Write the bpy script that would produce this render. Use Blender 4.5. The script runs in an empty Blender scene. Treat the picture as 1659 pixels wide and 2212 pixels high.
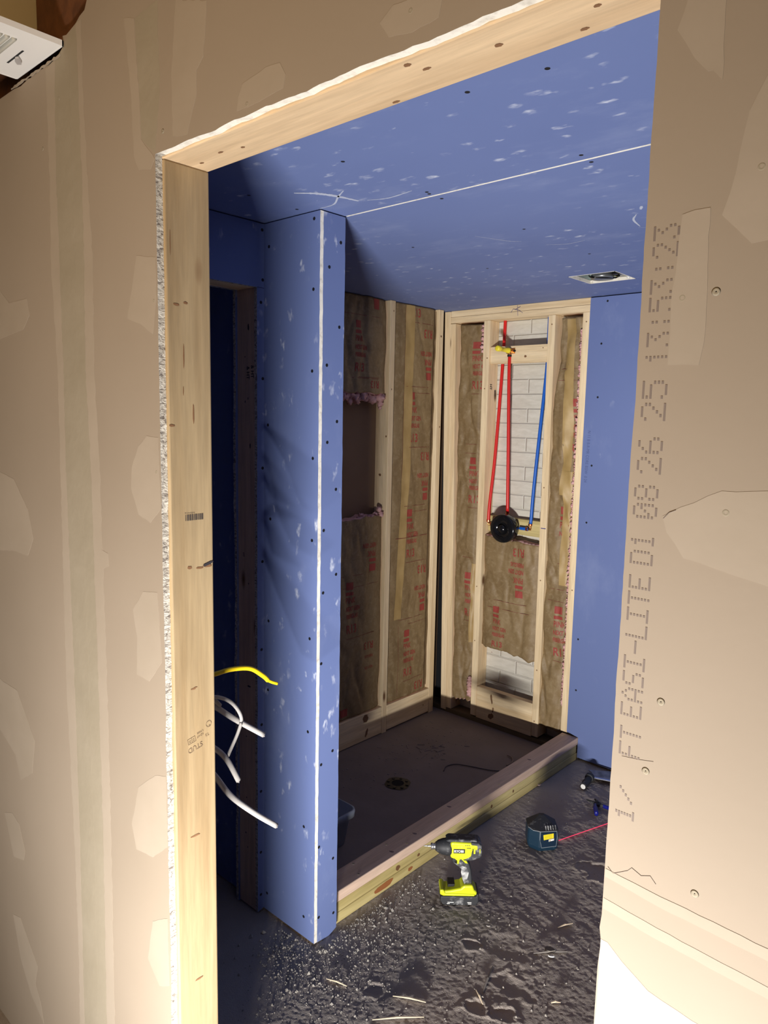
import bpy, bmesh, math, random
import numpy as np
from mathutils import Vector, Matrix, noise
random.seed(7)
S = bpy.context.scene
COL = S.collection
rad = math.radians

# ------------------------------------------------------------------ measured plan (metres)
H = 2.1207      # underside of the doorway header
C = 2.2823      # bathroom ceiling
W = 0.8427      # right edge of the doorway
XL = -0.7136    # bathroom left wall face
Y1, Y2 = 0.776, 0.876    # partition stub
XC = -0.460     # end of the stub
YF = 2.5803     # face of blue board on far wall
YS = 2.593      # face of far studs
XS = -1.384     # face of the studs on the shower's long wall
XO = -0.4814    # outer face of the kerb
XB = -0.5427    # left edge of blue board on far wall
D = 0.0127

# ------------------------------------------------------------------ camera
cam = bpy.data.cameras.new('camera'); camo = bpy.data.objects.new('camera', cam); COL.objects.link(camo)
yaw, pitch, roll = rad(42.2455), rad(-7.4482), rad(1.1893)
f = Vector((-math.sin(yaw)*math.cos(pitch), math.cos(yaw)*math.cos(pitch), math.sin(pitch)))
r = Vector((math.cos(yaw), math.sin(yaw), 0)); u = r.cross(f)
r2 = r*math.cos(roll)+u*math.sin(roll); u2 = -r*math.sin(roll)+u*math.cos(roll)
camo.matrix_world = Matrix(((r2.x, u2.x, -f.x, 1.1422), (r2.y, u2.y, -f.y, -0.6945), (r2.z, u2.z, -f.z, 1.7028), (0, 0, 0, 1)))
cam.sensor_fit = 'HORIZONTAL'; cam.sensor_width = 36; cam.lens = 36*1581.42/1659
cam.clip_start = 0.02; cam.clip_end = 50
S.camera = camo

# ------------------------------------------------------------------ world, lights, exposure
wd = bpy.data.worlds.new('world'); S.world = wd; wd.use_nodes = True
wd.node_tree.nodes['Background'].inputs[0].default_value = (1.0, 0.86, 0.72, 1)
wd.node_tree.nodes['Background'].inputs[1].default_value = 0.03
S.view_settings.view_transform = 'Standard'; S.view_settings.look = 'None'
S.view_settings.exposure = 0.0; S.view_settings.gamma = 1.0; S.view_settings.use_curve_mapping = False

def area(name, loc, target, size, size_y, power, color, spread=180):
    l = bpy.data.lights.new(name, 'AREA'); l.shape = 'RECTANGLE'; l.size = size; l.size_y = size_y
    l.energy = power; l.color = color; l.spread = rad(spread)
    o = bpy.data.objects.new(name, l); COL.objects.link(o); o.location = loc
    o.rotation_euler = (Vector(target)-Vector(loc)).to_track_quat('-Z', 'Y').to_euler()
    return o
# LED work light standing on the hall floor in front of the doorway
area('work_light', (0.97, -1.05, 0.155), (-0.32, 2.2, 1.50), 0.38, 0.03, 63, (1.0, 0.965, 0.93), 108)
# warm ceiling lamp of the hall, behind and above the photographer
area('hall_ceiling_lamp', (0.2, -1.6, 2.30), (0.1, 0.0, 1.2), 0.35, 0.35, 13.5, (1.0, 0.62, 0.24))

# ------------------------------------------------------------------ materials
def mat(name, color=(.5, .5, .5), rough=.7, metal=0, **kw):
    m = bpy.data.materials.new(name); m.use_nodes = True
    b = m.node_tree.nodes['Principled BSDF']
    b.inputs['Base Color'].default_value = (*color, 1); b.inputs['Roughness'].default_value = rough
    b.inputs['Metallic'].default_value = metal
    for k, v in kw.items(): b.inputs[k.replace('_', ' ')].default_value = v
    return m
class N:
    def __init__(s, m): s.m = m; s.t = m.node_tree; s.b = s.t.nodes['Principled BSDF']
    def n(s, typ, **kw):
        x = s.t.nodes.new(typ)
        for k, v in kw.items():
            if k.startswith('i_'):
                key = k[2:].replace('_', ' '); key = int(key) if key.isdigit() else key
                x.inputs[key].default_value = v
            else: setattr(x, k, v)
        return x
    def l(s, a, b): s.t.links.new(a, b)
    def coord(s, scale=(1, 1, 1), rnd=False):
        c = s.n('ShaderNodeTexCoord'); mp = s.n('ShaderNodeMapping'); mp.inputs['Scale'].default_value = scale
        s.l(c.outputs['Object'], mp.inputs['Vector'])
        if rnd:
            oi = s.n('ShaderNodeObjectInfo'); mu = s.n('ShaderNodeVectorMath', operation='SCALE'); mu.inputs[0].default_value = (31, 17, 23)
            s.l(oi.outputs['Random'], mu.inputs['Scale']); s.l(mu.outputs[0], mp.inputs['Location'])
        return mp.outputs[0]
    def noise(s, vec, scale, detail=4, rough=.5, dist=0):
        x = s.n('ShaderNodeTexNoise'); x.inputs['Scale'].default_value = scale; x.inputs['Detail'].default_value = detail
        x.inputs['Roughness'].default_value = rough; x.inputs['Distortion'].default_value = dist; s.l(vec, x.inputs['Vector']); return x.outputs['Fac']
    def ramp(s, fac, stops):
        x = s.n('ShaderNodeValToRGB'); e = x.color_ramp.elements
        while len(e) < len(stops): e.new(.5)
        for i, (p, c) in enumerate(stops):
            e[i].position = p; e[i].color = (*c, 1) if not isinstance(c, (int, float)) else (c, c, c, 1)
        s.l(fac, x.inputs['Fac']); return x.outputs['Color']
    def mix(s, fac, a, b, blend='MIX'):
        x = s.n('ShaderNodeMix', data_type='RGBA', blend_type=blend)
        for ii, v in ((0, fac), (6, a), (7, b)):
            sock = x.inputs[ii]
            if hasattr(v, 'is_output'): s.l(v, sock)
            elif isinstance(v, (int, float)): sock.default_value = v if ii == 0 else (v, v, v, 1)
            else: sock.default_value = (*v, 1)
        return x.outputs[2]
    def bump(s, h, strength=.3, dist=.01):
        x = s.n('ShaderNodeBump'); x.inputs['Strength'].default_value = strength; x.inputs['Distance'].default_value = dist
        s.l(h, x.inputs['Height']); s.l(x.outputs[0], s.b.inputs['Normal'])
    def base(s, c): s.l(c, s.b.inputs['Base Color'])

def wood(name, c_lo, c_hi, axis, knot=(.16, .075, .03), streak=.5, knots=True):
    m = mat(name, rough=.62); k = N(m)
    sc = [14, 14, 14]; sc[axis] = .9
    v = k.coord(tuple(sc), rnd=True)
    n1 = k.noise(v, 1.6, 5, .55, .35); n2 = k.noise(v, 9, 3, .6)
    col = k.ramp(n1, [(.30, c_lo), (.62, c_hi)])
    col = k.mix(streak, col, k.ramp(n2, [(.3, .62), (.7, 1.0)]), 'MULTIPLY')
    if knots:
        sk = [9, 9, 9]; sk[axis] = 3.2
        vv = k.coord(tuple(sk), rnd=True)
        vo = k.n('ShaderNodeTexVoronoi', feature='F1'); vo.inputs['Scale'].default_value = 1.0; k.l(vv, vo.inputs['Vector'])
        kf = k.ramp(vo.outputs['Distance'], [(.055, 1.0), (.13, 0.0)])
        col = k.mix(kf, col, knot)
    k.base(col); k.bump(n2, .12, .002)
    return m
PINE_LO, PINE_HI = (.70, .51, .28), (.90, .72, .46)
PINE = [wood('pine_x', PINE_LO, PINE_HI, 0), wood('pine_y', PINE_LO, PINE_HI, 1), wood('pine_z', PINE_LO, PINE_HI, 2)]
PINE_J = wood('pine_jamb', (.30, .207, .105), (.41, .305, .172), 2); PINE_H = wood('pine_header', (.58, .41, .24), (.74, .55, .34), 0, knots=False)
PINE_DK = wood('pine_grey_brown', (.50, .36, .25), (.70, .53, .38), 2)
PINE_PINK = wood('pine_pinkish', (.60, .41, .30), (.76, .56, .43), 1, knots=False)
TREAT = wood('treated_pine_y', (.42, .33, .12), (.64, .53, .24), 1, knot=(.14, .05, .015))
TREAT_X = wood('treated_pine_x', (.42, .33, .12), (.64, .53, .24), 0, knot=(.14, .05, .015))
TREAT_DK = wood('treated_dark', (.10, .075, .035), (.17, .12, .06), 0, knots=False)
JOIST = wood('old_joist', (.06, .018, .006), (.13, .045, .015), 1, knots=False)

def tan_paper():
    m = mat('tan_drywall_paper', rough=.8); k = N(m); v = k.coord()
    a = k.noise(v, 1.7, 3); b = k.noise(v, 60, 3)
    c = k.ramp(a, [(.3, (.245, .200, .150)), (.7, (.275, .226, .173))])
    k.base(c); k.bump(b, .06, .002); return m
def mud(name, c1, c2, bs=.12):
    m = mat(name, rough=.85); k = N(m); v = k.coord()
    k.base(k.ramp(k.noise(v, 7, 4), [(.3, c1), (.7, c2)])); k.bump(k.noise(v, 35, 4), bs, .003); return m
TAN = tan_paper()
MUD = mud('joint_compound_light', (.278, .232, .177), (.303, .254, .198))
MUD_OLIVE = mud('joint_compound_sanded', (.238, .204, .145), (.266, .230, .170), .3)
MUD_WHITE = mud('joint_compound_fresh', (.31, .275, .22), (.35, .315, .26), .1)
def gypsum():
    m = mat('gypsum_core', rough=.9); k = N(m); v = k.coord((90, 90, 190))
    n = k.noise(v, 1, 4, .7, .6)
    k.base(k.ramp(n, [(.36, (.15, .125, .11)), (.46, (.40, .37, .32)), (.6, (.62, .59, .52))])); k.bump(n, .9, .004); return m
GYP = gypsum()
GYP_S = mat('gypsum_smooth', (.82, .79, .70), .9); _k = N(GYP_S); _n = _k.noise(_k.coord((60, 60, 60)), 1, 4, .6)
_k.base(_k.ramp(_n, [(.3, (.62, .58, .50)), (.5, (.84, .80, .71))])); _k.bump(_n, .4, .003)

def blue_board(name, stretch=(1, 1, 1), amount=.5, scale=5.0):
    m = mat(name, rough=.75); k = N(m); v = k.coord(stretch)
    base = k.ramp(k.noise(v, 1.2, 3), [(.3, (.122, .168, .362)), (.7, (.140, .190, .394))])
    vo = k.n('ShaderNodeTexVoronoi', feature='F1'); vo.inputs['Scale'].default_value = scale*4.2; vo.inputs['Randomness'].default_value = 1
    d = k.noise(v, scale*5, 4, .6); wv = k.n('ShaderNodeVectorMath', operation='MULTIPLY_ADD')
    nn = k.n('ShaderNodeTexNoise'); nn.inputs['Scale'].default_value = scale*9; k.l(v, nn.inputs['Vector'])
    wv.inputs[1].default_value = (.045, .045, .045); k.l(nn.outputs['Color'], wv.inputs[0]); k.l(v, wv.inputs[2]); k.l(wv.outputs[0], vo.inputs['Vector'])
    spot = k.ramp(vo.outputs['Distance'], [(.05, 1.0), (.30, 0.0)])
    sc = k.n('ShaderNodeSeparateColor'); k.l(vo.outputs['Color'], sc.inputs[0])
    sel = k.ramp(sc.outputs[0], [(1-amount*.55, 0.0), (min(.999, 1-amount*.55+.25), 1.0)])
    msk = k.ramp(k.noise(v, 1.6, 2), [(.36, 0.0), (.52, 1.0)])
    f1 = k.mix(1.0, spot, sel, 'MULTIPLY'); f1 = k.mix(1.0, f1, msk, 'MULTIPLY')
    f1 = k.mix(1.0, f1, k.ramp(d, [(.4, 0.15), (.62, .95)]), 'MULTIPLY')
    haze = k.ramp(k.noise(v, 4.5, 5, .65), [(.55, 0.0), (.85, .22)])
    col = k.mix(haze, base, (.42, .48, .66)); col = k.mix(f1, col, (.62, .66, .76))
    k.base(col); return m
BLUE_W = blue_board('blue_drywall_wall', (1, 1, .6), .9, 6)
BLUE_C = blue_board('blue_drywall_ceiling', (.75, 1.35, 1), .95, 5.0)
BLUE_F = blue_board('blue_drywall_plain', (1, 1, .6), .12, 5)

def kraft():
    m = mat('kraft_paper', rough=.6); k = N(m); v = k.coord((1, 1, 1), rnd=True)
    a = k.noise(v, 5, 5, .6, .3); b = k.noise(v, 42, 5, .65, .6)
    c = k.ramp(a, [(.3, (.185, .118, .050)), (.55, (.235, .158, .072)), (.75, (.29, .203, .102))])
    c = k.mix(k.ramp(b, [(.50, 0.0), (.66, .36)]), c, (.37, .285, .165))
    c = k.mix(k.ramp(b, [(.30, .4), (.42, 0)]), c, (.11, .066, .025))
    k.base(c); k.bump(b, .22, .003); return m
KRAFT = kraft()
KRAFT_L = mat('kraft_tape', (.52, .345, .13), .5); _k = N(KRAFT_L); _n = _k.noise(_k.coord((1, 1, 1)), 12, 4); _k.base(_k.ramp(_n, [(.3, (.33, .215, .075)), (.7, (.43, .295, .12))])); _k.bump(_n, .3, .004)
RED_INK = mat('red_print', (.30, .045, .032), .7)
RED_LINE = mat('dark_red_print', (.20, .055, .035), .7)
FLUFF = mat('pink_fiberglass', (.72, .40, .40), .95); _k = N(FLUFF); _n = _k.noise(_k.coord(), 40, 5, .7); _k.base(_k.ramp(_n, [(.3, (.50, .23, .22)), (.7, (.80, .52, .48))])); _k.bump(_n, .8, .01)
CARD = mat('brown_backing_paper', (.20, .125, .075), .85); _k = N(CARD); _n = _k.noise(_k.coord(), 3, 3); _k.base(_k.ramp(_n, [(.3, (.19, .115, .068)), (.7, (.22, .14, .085))]))
INK = mat('grey_print', (.150, .118, .100), .8)
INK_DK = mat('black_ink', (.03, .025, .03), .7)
INK_BR = mat('brown_ink', (.18, .12, .07), .7)
INK_BLUE = mat('blue_pen', (.03, .03, .20), .6)
KNOT = mat('knot_brown', (.20, .10, .045), .7)
SCREWM = mat('screw_head', (.012, .012, .014), .55, .3)
NAILM = mat('steel_nail', (.35, .33, .30), .4, .8)
RED_PEX = mat('red_pex', (.62, .012, .010), .35)
BLUE_PEX = mat('blue_pex', (.008, .105, .50), .35)
BRASS = mat('brass', (.65, .32, .12), .3, .9)
COPPER = mat('copper_ring', (.55, .16, .07), .3, .9)
YEL = mat('yellow_plastic', (.85, .70, .04), .4)
YEL_CABLE = mat('yellow_cable_sheath', (.80, .58, .01), .4)
WHITE_CABLE = mat('white_cable_sheath', (.42, .40, .38), .38)
BLACK_PL = mat('black_plastic', (.008, .008, .009), .12)
DARK_PL = mat('dark_grey_rubber', (.045, .047, .05), .6); _k = N(DARK_PL); _n = _k.noise(_k.coord(), 38, 5, .65); _k.base(_k.ramp(_n, [(.52, (.03, .032, .036)), (.68, (.26, .26, .26))]))
DUSTY = mat('dusty_grey_rubber', (.2, .2, .2), .7); _k = N(DUSTY); _n = _k.noise(_k.coord(), 30, 5, .65); _k.base(_k.ramp(_n, [(.40, (.07, .07, .075)), (.60, (.50, .50, .49))]))
LIME = mat('lime_plastic', (.58, .62, .015), .38); _k = N(LIME); _n = _k.noise(_k.coord(), 26, 5, .65); _k.base(_k.ramp(_n, [(.58, (.58, .64, .015)), (.76, (.42, .44, .18))]))
LIME_DK = mat('lime_plastic_dark', (.22, .25, .012), .5)
STEEL = mat('steel', (.55, .55, .55), .3, .9)
WHITE_P = mat('white_paint', (.82, .80, .76), .45)
SLOT = mat('slot_dark', (.02, .02, .02), .9)
LOUVER = mat('louver_shade_grey', (.40, .385, .33), .6)
TEAL = mat('dark_teal_plastic', (.008, .028, .052), .38); _k = N(TEAL); _n = _k.noise(_k.coord(), 30, 5, .7); _k.base(_k.ramp(_n, [(.60, (.008, .028, .052)), (.82, (.12, .17, .20))]))
RUBBER = mat('black_rubber', (.018, .019, .022), .6); _k = N(RUBBER); _n = _k.noise(_k.coord(), 34, 5, .7); _k.base(_k.ramp(_n, [(.56, (.018, .019, .022)), (.74, (.17, .17, .17))]))
LABEL_Y = mat('yellow_label', (.80, .66, .02), .5)
WHITE_L = mat('white_label', (.75, .75, .72), .5)
NAVY = mat('blue_grip', (.006, .010, .20), .4)
BLADE = mat('dusty_blade', (.30, .30, .34), .45, .3); _k = N(BLADE); _n = _k.noise(_k.coord(), 20, 4); _k.base(_k.ramp(_n, [(.4, (.14, .14, .15)), (.65, (.38, .38, .41))]))
CHALK = mat('white_chalk', (.46, .50, .62), .9)
LASER = mat('red_laser_light', (.8, .05, .1), .5); LASER.node_tree.nodes['Principled BSDF'].inputs['Emission Color'].default_value = (1, .05, .13, 1); LASER.node_tree.nodes['Principled BSDF'].inputs['Emission Strength'].default_value = .75
TUB = mat('translucent_plastic', (.62, .67, .74), .35, 0, Transmission_Weight=.45, IOR=1.3)
DUCT = mat('duct_grey', (.80, .77, .62), .6)
VOIDM = mat('void_black', (.006, .006, .008), 1)
SPLINT = mat('splinter_wood', (.66, .54, .38), .8)
CRUMB = mat('gypsum_crumb', (.33, .305, .27), .95)
DRAINM = mat('drain_plastic', (.015, .015, .016), .5)
GREYSTEEL = mat('fan_housing_grey', (.20, .21, .22), .35, .6)

def brick():
    m = mat('painted_brick', rough=.6); k = N(m)
    c = k.n('ShaderNodeTexCoord'); sx = k.n('ShaderNodeSeparateXYZ'); cb = k.n('ShaderNodeCombineXYZ')
    k.l(c.outputs['Object'], sx.inputs[0]); k.l(sx.outputs[0], cb.inputs[0]); k.l(sx.outputs[2], cb.inputs[1])
    b = k.n('ShaderNodeTexBrick'); b.inputs['Scale'].default_value = 1; b.inputs['Mortar Size'].default_value = .006; b.inputs['Mortar Smooth'].default_value = .9
    b.inputs['Brick Width'].default_value = .205; b.inputs['Row Height'].default_value = .0765; b.offset = .5
    k.l(cb.outputs[0], b.inputs['Vector'])
    v = k.coord((1, 1, 4)); n = k.noise(v, 14, 5, .6, .5); v2 = k.coord()
    col = k.ramp(n, [(.3, (.54, .51, .43)), (.7, (.66, .63, .55))])
    # old stain with a shape of its own, low on the wall
    st = k.n('ShaderNodeTexGradient', gradient_type='SPHERICAL'); mp = k.n('ShaderNodeMapping', vector_type='TEXTURE')
    mp.inputs['Location'].default_value = (-.90, 0, .235); mp.inputs['Scale'].default_value = (.24, 1.0, .10); mp.inputs['Rotation'].default_value = (0, rad(17), 0)
    k.l(c.outputs['Object'], mp.inputs[0]); k.l(mp.outputs[0], st.inputs[0])
    sf = k.mix(1.0, k.ramp(st.outputs['Fac'], [(0, 0), (.6, .85)]), k.ramp(k.noise(v2, 9, 3), [(.25, .5), (.6, 1)]), 'MULTIPLY')
    col = k.mix(sf, col, (.20, .155, .09))
    k.base(k.mix(b.outputs['Fac'], col, (.59, .56, .48)))
    h = k.mix(.75, n, k.ramp(b.outputs['Fac'], [(0, 1), (1, 0)])); k.bump(h, .8, .008)
    return m
BRICK = brick()
def slab():
    m = mat('dusty_concrete', rough=1.0, Specular_IOR_Level=.08); k = N(m); v = k.coord()
    a = k.noise(v, 2.2, 5, .6); b = k.noise(v, 55, 6, .7); c = k.noise(v, 240, 3, .7)
    col = k.ramp(a, [(.3, (.34, .295, .265)), (.7, (.44, .39, .345))])
    col = k.mix(k.ramp(c, [(.62, 0), (.78, .5)]), col, (.60, .57, .52))
    k.base(col); k.bump(k.mix(.5, b, c), .9, .005); return m
SLAB = slab()
def pan():
    m = mat('smooth_mortar_bed', rough=1.0, Specular_IOR_Level=.15); k = N(m); v = k.coord()
    a = k.noise(v, 2.6, 5, .6); b = k.noise(v, 50, 4, .6)
    k.base(k.ramp(a, [(.3, (.20, .165, .155)), (.7, (.26, .22, .205))])); k.bump(b, .2, .003); return m
PAN = pan()

# ------------------------------------------------------------------ builders
def setp(o, label=None, cat=None, group=None, kind=None):
    if label: o['label'] = label
    if cat: o['category'] = cat
    if group: o['group'] = group
    if kind: o['kind'] = kind
    return o
def thing(name, label, cat, loc=(0, 0, 0), rz=0, group=None):
    o = bpy.data.objects.new(name, None); COL.objects.link(o); o.empty_display_size = .05
    o.location = loc; o.rotation_euler = (0, 0, rz); return setp(o, label, cat, group)
class MB:
    def __init__(s): s.v = []; s.f = []; s.mi = []; s.M = Matrix()
    def add(s, vs, fs, mi=0):
        b = len(s.v); s.v += [tuple(s.M @ Vector(p)) for p in vs]; s.f += [[b+i for i in q] for q in fs]; s.mi += [mi]*len(fs); return s
    def box(s, lo, hi, mi=0, R=None):
        x0, y0, z0 = lo; x1, y1, z1 = hi
        vs = [(x0, y0, z0), (x1, y0, z0), (x1, y1, z0), (x0, y1, z0), (x0, y0, z1), (x1, y0, z1), (x1, y1, z1), (x0, y1, z1)]
        if R is not None:
            c = Vector(((x0+x1)/2, (y0+y1)/2, (z0+z1)/2)); vs = [tuple(c+R@(Vector(p)-c)) for p in vs]
        return s.add(vs, [(0, 3, 2, 1), (4, 5, 6, 7), (0, 1, 5, 4), (1, 2, 6, 5), (2, 3, 7, 6), (3, 0, 4, 7)], mi)
    def prism(s, poly, fn, d0, d1, mi=0, side_mi=None):
        """poly 2D; fn(a,b,d) -> 3D"""
        n = len(poly); vs = [fn(a, b, d0) for a, b in poly]+[fn(a, b, d1) for a, b in poly]
        s.add(vs, [list(range(n))[::-1], list(range(n, 2*n))], mi)
        b = len(s.v)-2*n; m2 = mi if side_mi is None else side_mi
        for i in range(n):
            j = (i+1) % n; s.f.append([b+i, b+j, b+n+j, b+n+i]); s.mi.append(m2)
        return s
    def cone(s, p0, p1, r0, r1, n=20, mi=0, caps=True):
        p0, p1 = Vector(p0), Vector(p1); q = (p1-p0).to_track_quat('Z', 'Y')
        vs = []
        for p, r_ in ((p0, r0), (p1, r1)):
            for i in range(n):
                a = 2*math.pi*i/n; vs.append(tuple(p+q@Vector((r_*math.cos(a), r_*math.sin(a), 0))))
        fs = [[i, (i+1) % n, n+(i+1) % n, n+i] for i in range(n)]
        if caps: fs += [list(range(n))[::-1], list(range(n, 2*n))]
        return s.add(vs, fs, mi)
    def lathe(s, prof, p0, axis, n=28, mi=0):
        """prof: list of (radius, distance along axis)"""
        p0 = Vector(p0); q = Vector(axis).to_track_quat('Z', 'Y'); vs = []
        for r_, d in prof:
            for i in range(n):
                a = 2*math.pi*i/n; vs.append(tuple(p0+q@Vector((r_*math.cos(a), r_*math.sin(a), d))))
        fs = []
        for k in range(len(prof)-1):
            for i in range(n):
                j = (i+1) % n; fs.append([k*n+i, k*n+j, (k+1)*n+j, (k+1)*n+i])
        fs += [list(range(n))[::-1], [(len(prof)-1)*n+i for i in range(n)]]
        return s.add(vs, fs, mi)
    def tube(s, pts, rr, n=12, mi=0, flat=1.0):
        pts = [Vector(p) for p in pts]; vs = []; up = Vector((0, 0, 1))
        for i, p in enumerate(pts):
            t = (pts[min(i+1, len(pts)-1)]-pts[max(i-1, 0)]).normalized()
            a = t.cross(up);
            if a.length < .2: a = t.cross(Vector((0, 1, 0)))
            a.normalize(); b = t.cross(a); R_ = rr[i] if isinstance(rr, (list, tuple)) else rr
            for k in range(n):
                th = 2*math.pi*k/n; vs.append(tuple(p+a*R_*math.cos(th)*flat+b*R_*math.sin(th)))
        m = len(pts); fs = []
        for i in range(m-1):
            for k in range(n):
                j = (k+1) % n; fs.append([i*n+k, i*n+j, (i+1)*n+j, (i+1)*n+k])
        fs += [list(range(n)), [(m-1)*n+k for k in range(n)][::-1]]
        return s.add(vs, fs, mi)
    def build(s, name, mats, parent=None, bevel=0, smooth=False, seg=2, center=False):
        me = bpy.data.meshes.new(name); off = Vector((0, 0, 0))
        if center:
            a = np.array(s.v); off = Vector(((a.min(0)+a.max(0))/2).tolist()); s.v = [tuple(Vector(p)-off) for p in s.v]
        me.from_pydata(s.v, [], s.f)
        for m in (mats if isinstance(mats, (list, tuple)) else [mats]): me.materials.append(m)
        me.polygons.foreach_set('material_index', s.mi)
        bm = bmesh.new(); bm.from_mesh(me); bmesh.ops.recalc_face_normals(bm, faces=bm.faces); bm.to_mesh(me); bm.free()
        if smooth: me.polygons.foreach_set('use_smooth', [True]*len(me.polygons))
        o = bpy.data.objects.new(name, me); COL.objects.link(o); o.location = off
        if parent: o.parent = parent
        if bevel:
            b = o.modifiers.new('bevel', 'BEVEL'); b.width = bevel; b.segments = seg; b.limit_method = 'ANGLE'; b.angle_limit = rad(35)
            b.harden_normals = False
        return o
def smooth_pts(pts, n=8):
    """Catmull-Rom"""
    P = [Vector(p) for p in pts]; P = [2*P[0]-P[1]]+P+[2*P[-1]-P[-2]]; out = []
    for i in range(1, len(P)-2):
        for k in range(n):
            t = k/n; a, b, c, d = P[i-1:i+3]
            out.append(.5*((2*b)+(c-a)*t+(2*a-5*b+4*c-d)*t*t+(3*b-a-3*c+d)*t**3))
    out.append(P[-2]); return out
def struct(o, label=None): return setp(o, label, kind='structure')
_tc = {}
def text_verts(s, size=1.0, cond=1.0, bold=0.0):
    key = (s, bold)
    if key not in _tc:
        cu = bpy.data.curves.new('t', 'FONT'); cu.body = s; cu.size = 1; cu.offset = bold; cu.resolution_u = 3
        o = bpy.data.objects.new('t', cu); COL.objects.link(o)
        dg = bpy.context.evaluated_depsgraph_get(); me = bpy.data.meshes.new_from_object(o.evaluated_get(dg))
        _tc[key] = ([tuple(v.co) for v in me.vertices], [list(p.vertices) for p in me.polygons])
        bpy.data.objects.remove(o); bpy.data.meshes.remove(me); bpy.data.curves.remove(cu)
    vs, fs = _tc[key]
    return [(x*size*cond, y*size) for x, y, z in vs], fs
def put_text(mb, s, size, origin, xd, yd, cond=1.0, bold=0.0, mi=0, dispf=None, align='L'):
    vs, fs = text_verts(s, size, cond, bold); O = Vector(origin); X = Vector(xd); Y = Vector(yd)
    w = max((v[0] for v in vs), default=0)
    if align == 'C': O = O-X*w/2
    if align == 'R': O = O-X*w
    P = [O+X*a+Y*b for a, b in vs]
    if dispf: P = [dispf(p) for p in P]
    mb.add([tuple(p) for p in P], fs, mi)
def fbm(x, y, z=0.0, o=4):
    return noise.fractal(Vector((x, y, z)), 1.0, 2.0, o)

# ------------------------------------------------------------------ FLOOR (displaced dusty slab)
def grid_mesh(name, x0, x1, y0, y1, st, hf, m, parent=None):
    xs = np.arange(x0, x1+st/2, st); ys = np.arange(y0, y1+st/2, st); nx, ny = len(xs), len(ys)
    X, Y = np.meshgrid(xs, ys); Z = hf(X, Y)
    co = np.stack([X, Y, Z], -1).reshape(-1, 3)
    i = np.arange(nx*ny).reshape(ny, nx); q = np.stack([i[:-1, :-1], i[:-1, 1:], i[1:, 1:], i[1:, :-1]], -1).reshape(-1, 4)
    me = bpy.data.meshes.new(name); me.vertices.add(len(co)); me.vertices.foreach_set('co', co.ravel())
    me.loops.add(q.size); me.loops.foreach_set('vertex_index', q.ravel().astype(np.int32))
    me.polygons.add(len(q)); me.polygons.foreach_set('loop_start', np.arange(0, q.size, 4, dtype=np.int32))
    me.update(calc_edges=True); me.polygons.foreach_set('use_smooth', np.ones(len(q), bool)); me.materials.append(m)
    o = bpy.data.objects.new(name, me); COL.objects.link(o)
    if parent: o.parent = parent
    return o
_G = {}
def vnoise(X, Y, s, seed):
    if seed not in _G: _G[seed] = np.random.RandomState(seed).rand(256, 256)
    G = _G[seed]
    x, y = X*s+37.3, Y*s+51.7; xi, yi = np.floor(x).astype(int), np.floor(y).astype(int); fx, fy = x-xi, y-yi
    fx = fx*fx*(3-2*fx); fy = fy*fy*(3-2*fy); g = lambda a, b: G[a % 256, b % 256]
    return (g(xi, yi)*(1-fx)+g(xi+1, yi)*fx)*(1-fy)+(g(xi, yi+1)*(1-fx)+g(xi+1, yi+1)*fx)*fy-.5
def ss(a, b, t): t = np.clip((t-a)/(b-a), 0, 1); return t*t*(3-2*t)
def floor_h(X, Y):
    X2, Y2_ = X*.8-Y*.6, X*.6+Y*.8
    z = .0034*vnoise(X2, Y2_, 4, 1)+.0008*vnoise(X, Y, 17, 2)+.0009*vnoise(X2, Y2_, 55, 3)+.0010*vnoise(X, Y, 115, 4)+.0010*vnoise(X2, Y2_, 190, 14)
    # trowel ridges running roughly along x near the tools
    Yr = Y*.93+X*.36; Xr = X*.93-Y*.36
    rg = vnoise(Xr*.28, Yr, 38, 5)+.6*vnoise(Xr*.4, Yr, 80, 6)
    mask = ss(.9, 1.5, Y)*(1-ss(2.35, 2.6, Y)); z = z+.0024*rg*mask
    # footprint-like craters with raised rims
    for cx, cy, rx, ry, dp in ((-.096, 1.136, .035, .022, .010), (-.02, 1.20, .09, .055, .004), (.061, .945, .035, .028, .010), (.13, .972, .045, .028, .010), (.10, 1.08, .07, .04, .005), (.03, 1.80, .07, .05, .010), (-.2, .78, .03, .03, .006)):
        d = np.sqrt(((X-cx)/rx)**2+((Y-cy)/ry)**2)*(1+.5*vnoise(X, Y, 22, 9))+.9*vnoise(X, Y, 34, 10)+.4*vnoise(X, Y, 90, 11)
        z = z-dp*.55*(1-ss(.3, 1.15, d))+dp*.30*np.exp(-((d-1.15)/.2)**2)
    fade = np.minimum(1, np.minimum((1.25-X)/.1, 1)); z = z*np.clip(fade, 0, 1)
    z = z*(.35+.65*ss(-.46, -.30, X))       # flat next to the kerb and the shower
    return z-.002
floor = grid_mesh('floor', -.78, 1.15, .30, 2.60, .0036, floor_h, SLAB); struct(floor)
mb = MB(); mb.box((-2.2, -2.2, -.06), (2.2, .302, -.003)); mb.box((-2.2, .302, -.06), (-.779, .88, -.003)); mb.box((-2.2, .302, -.06), (1.3, 2.75, -.014)); struct(mb.build('floor', SLAB))
mb = MB(); mb.box((-1.49, .876, -.02), (-.57, 2.70, .001)); pan_o = struct(mb.build('floor', PAN))

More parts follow.
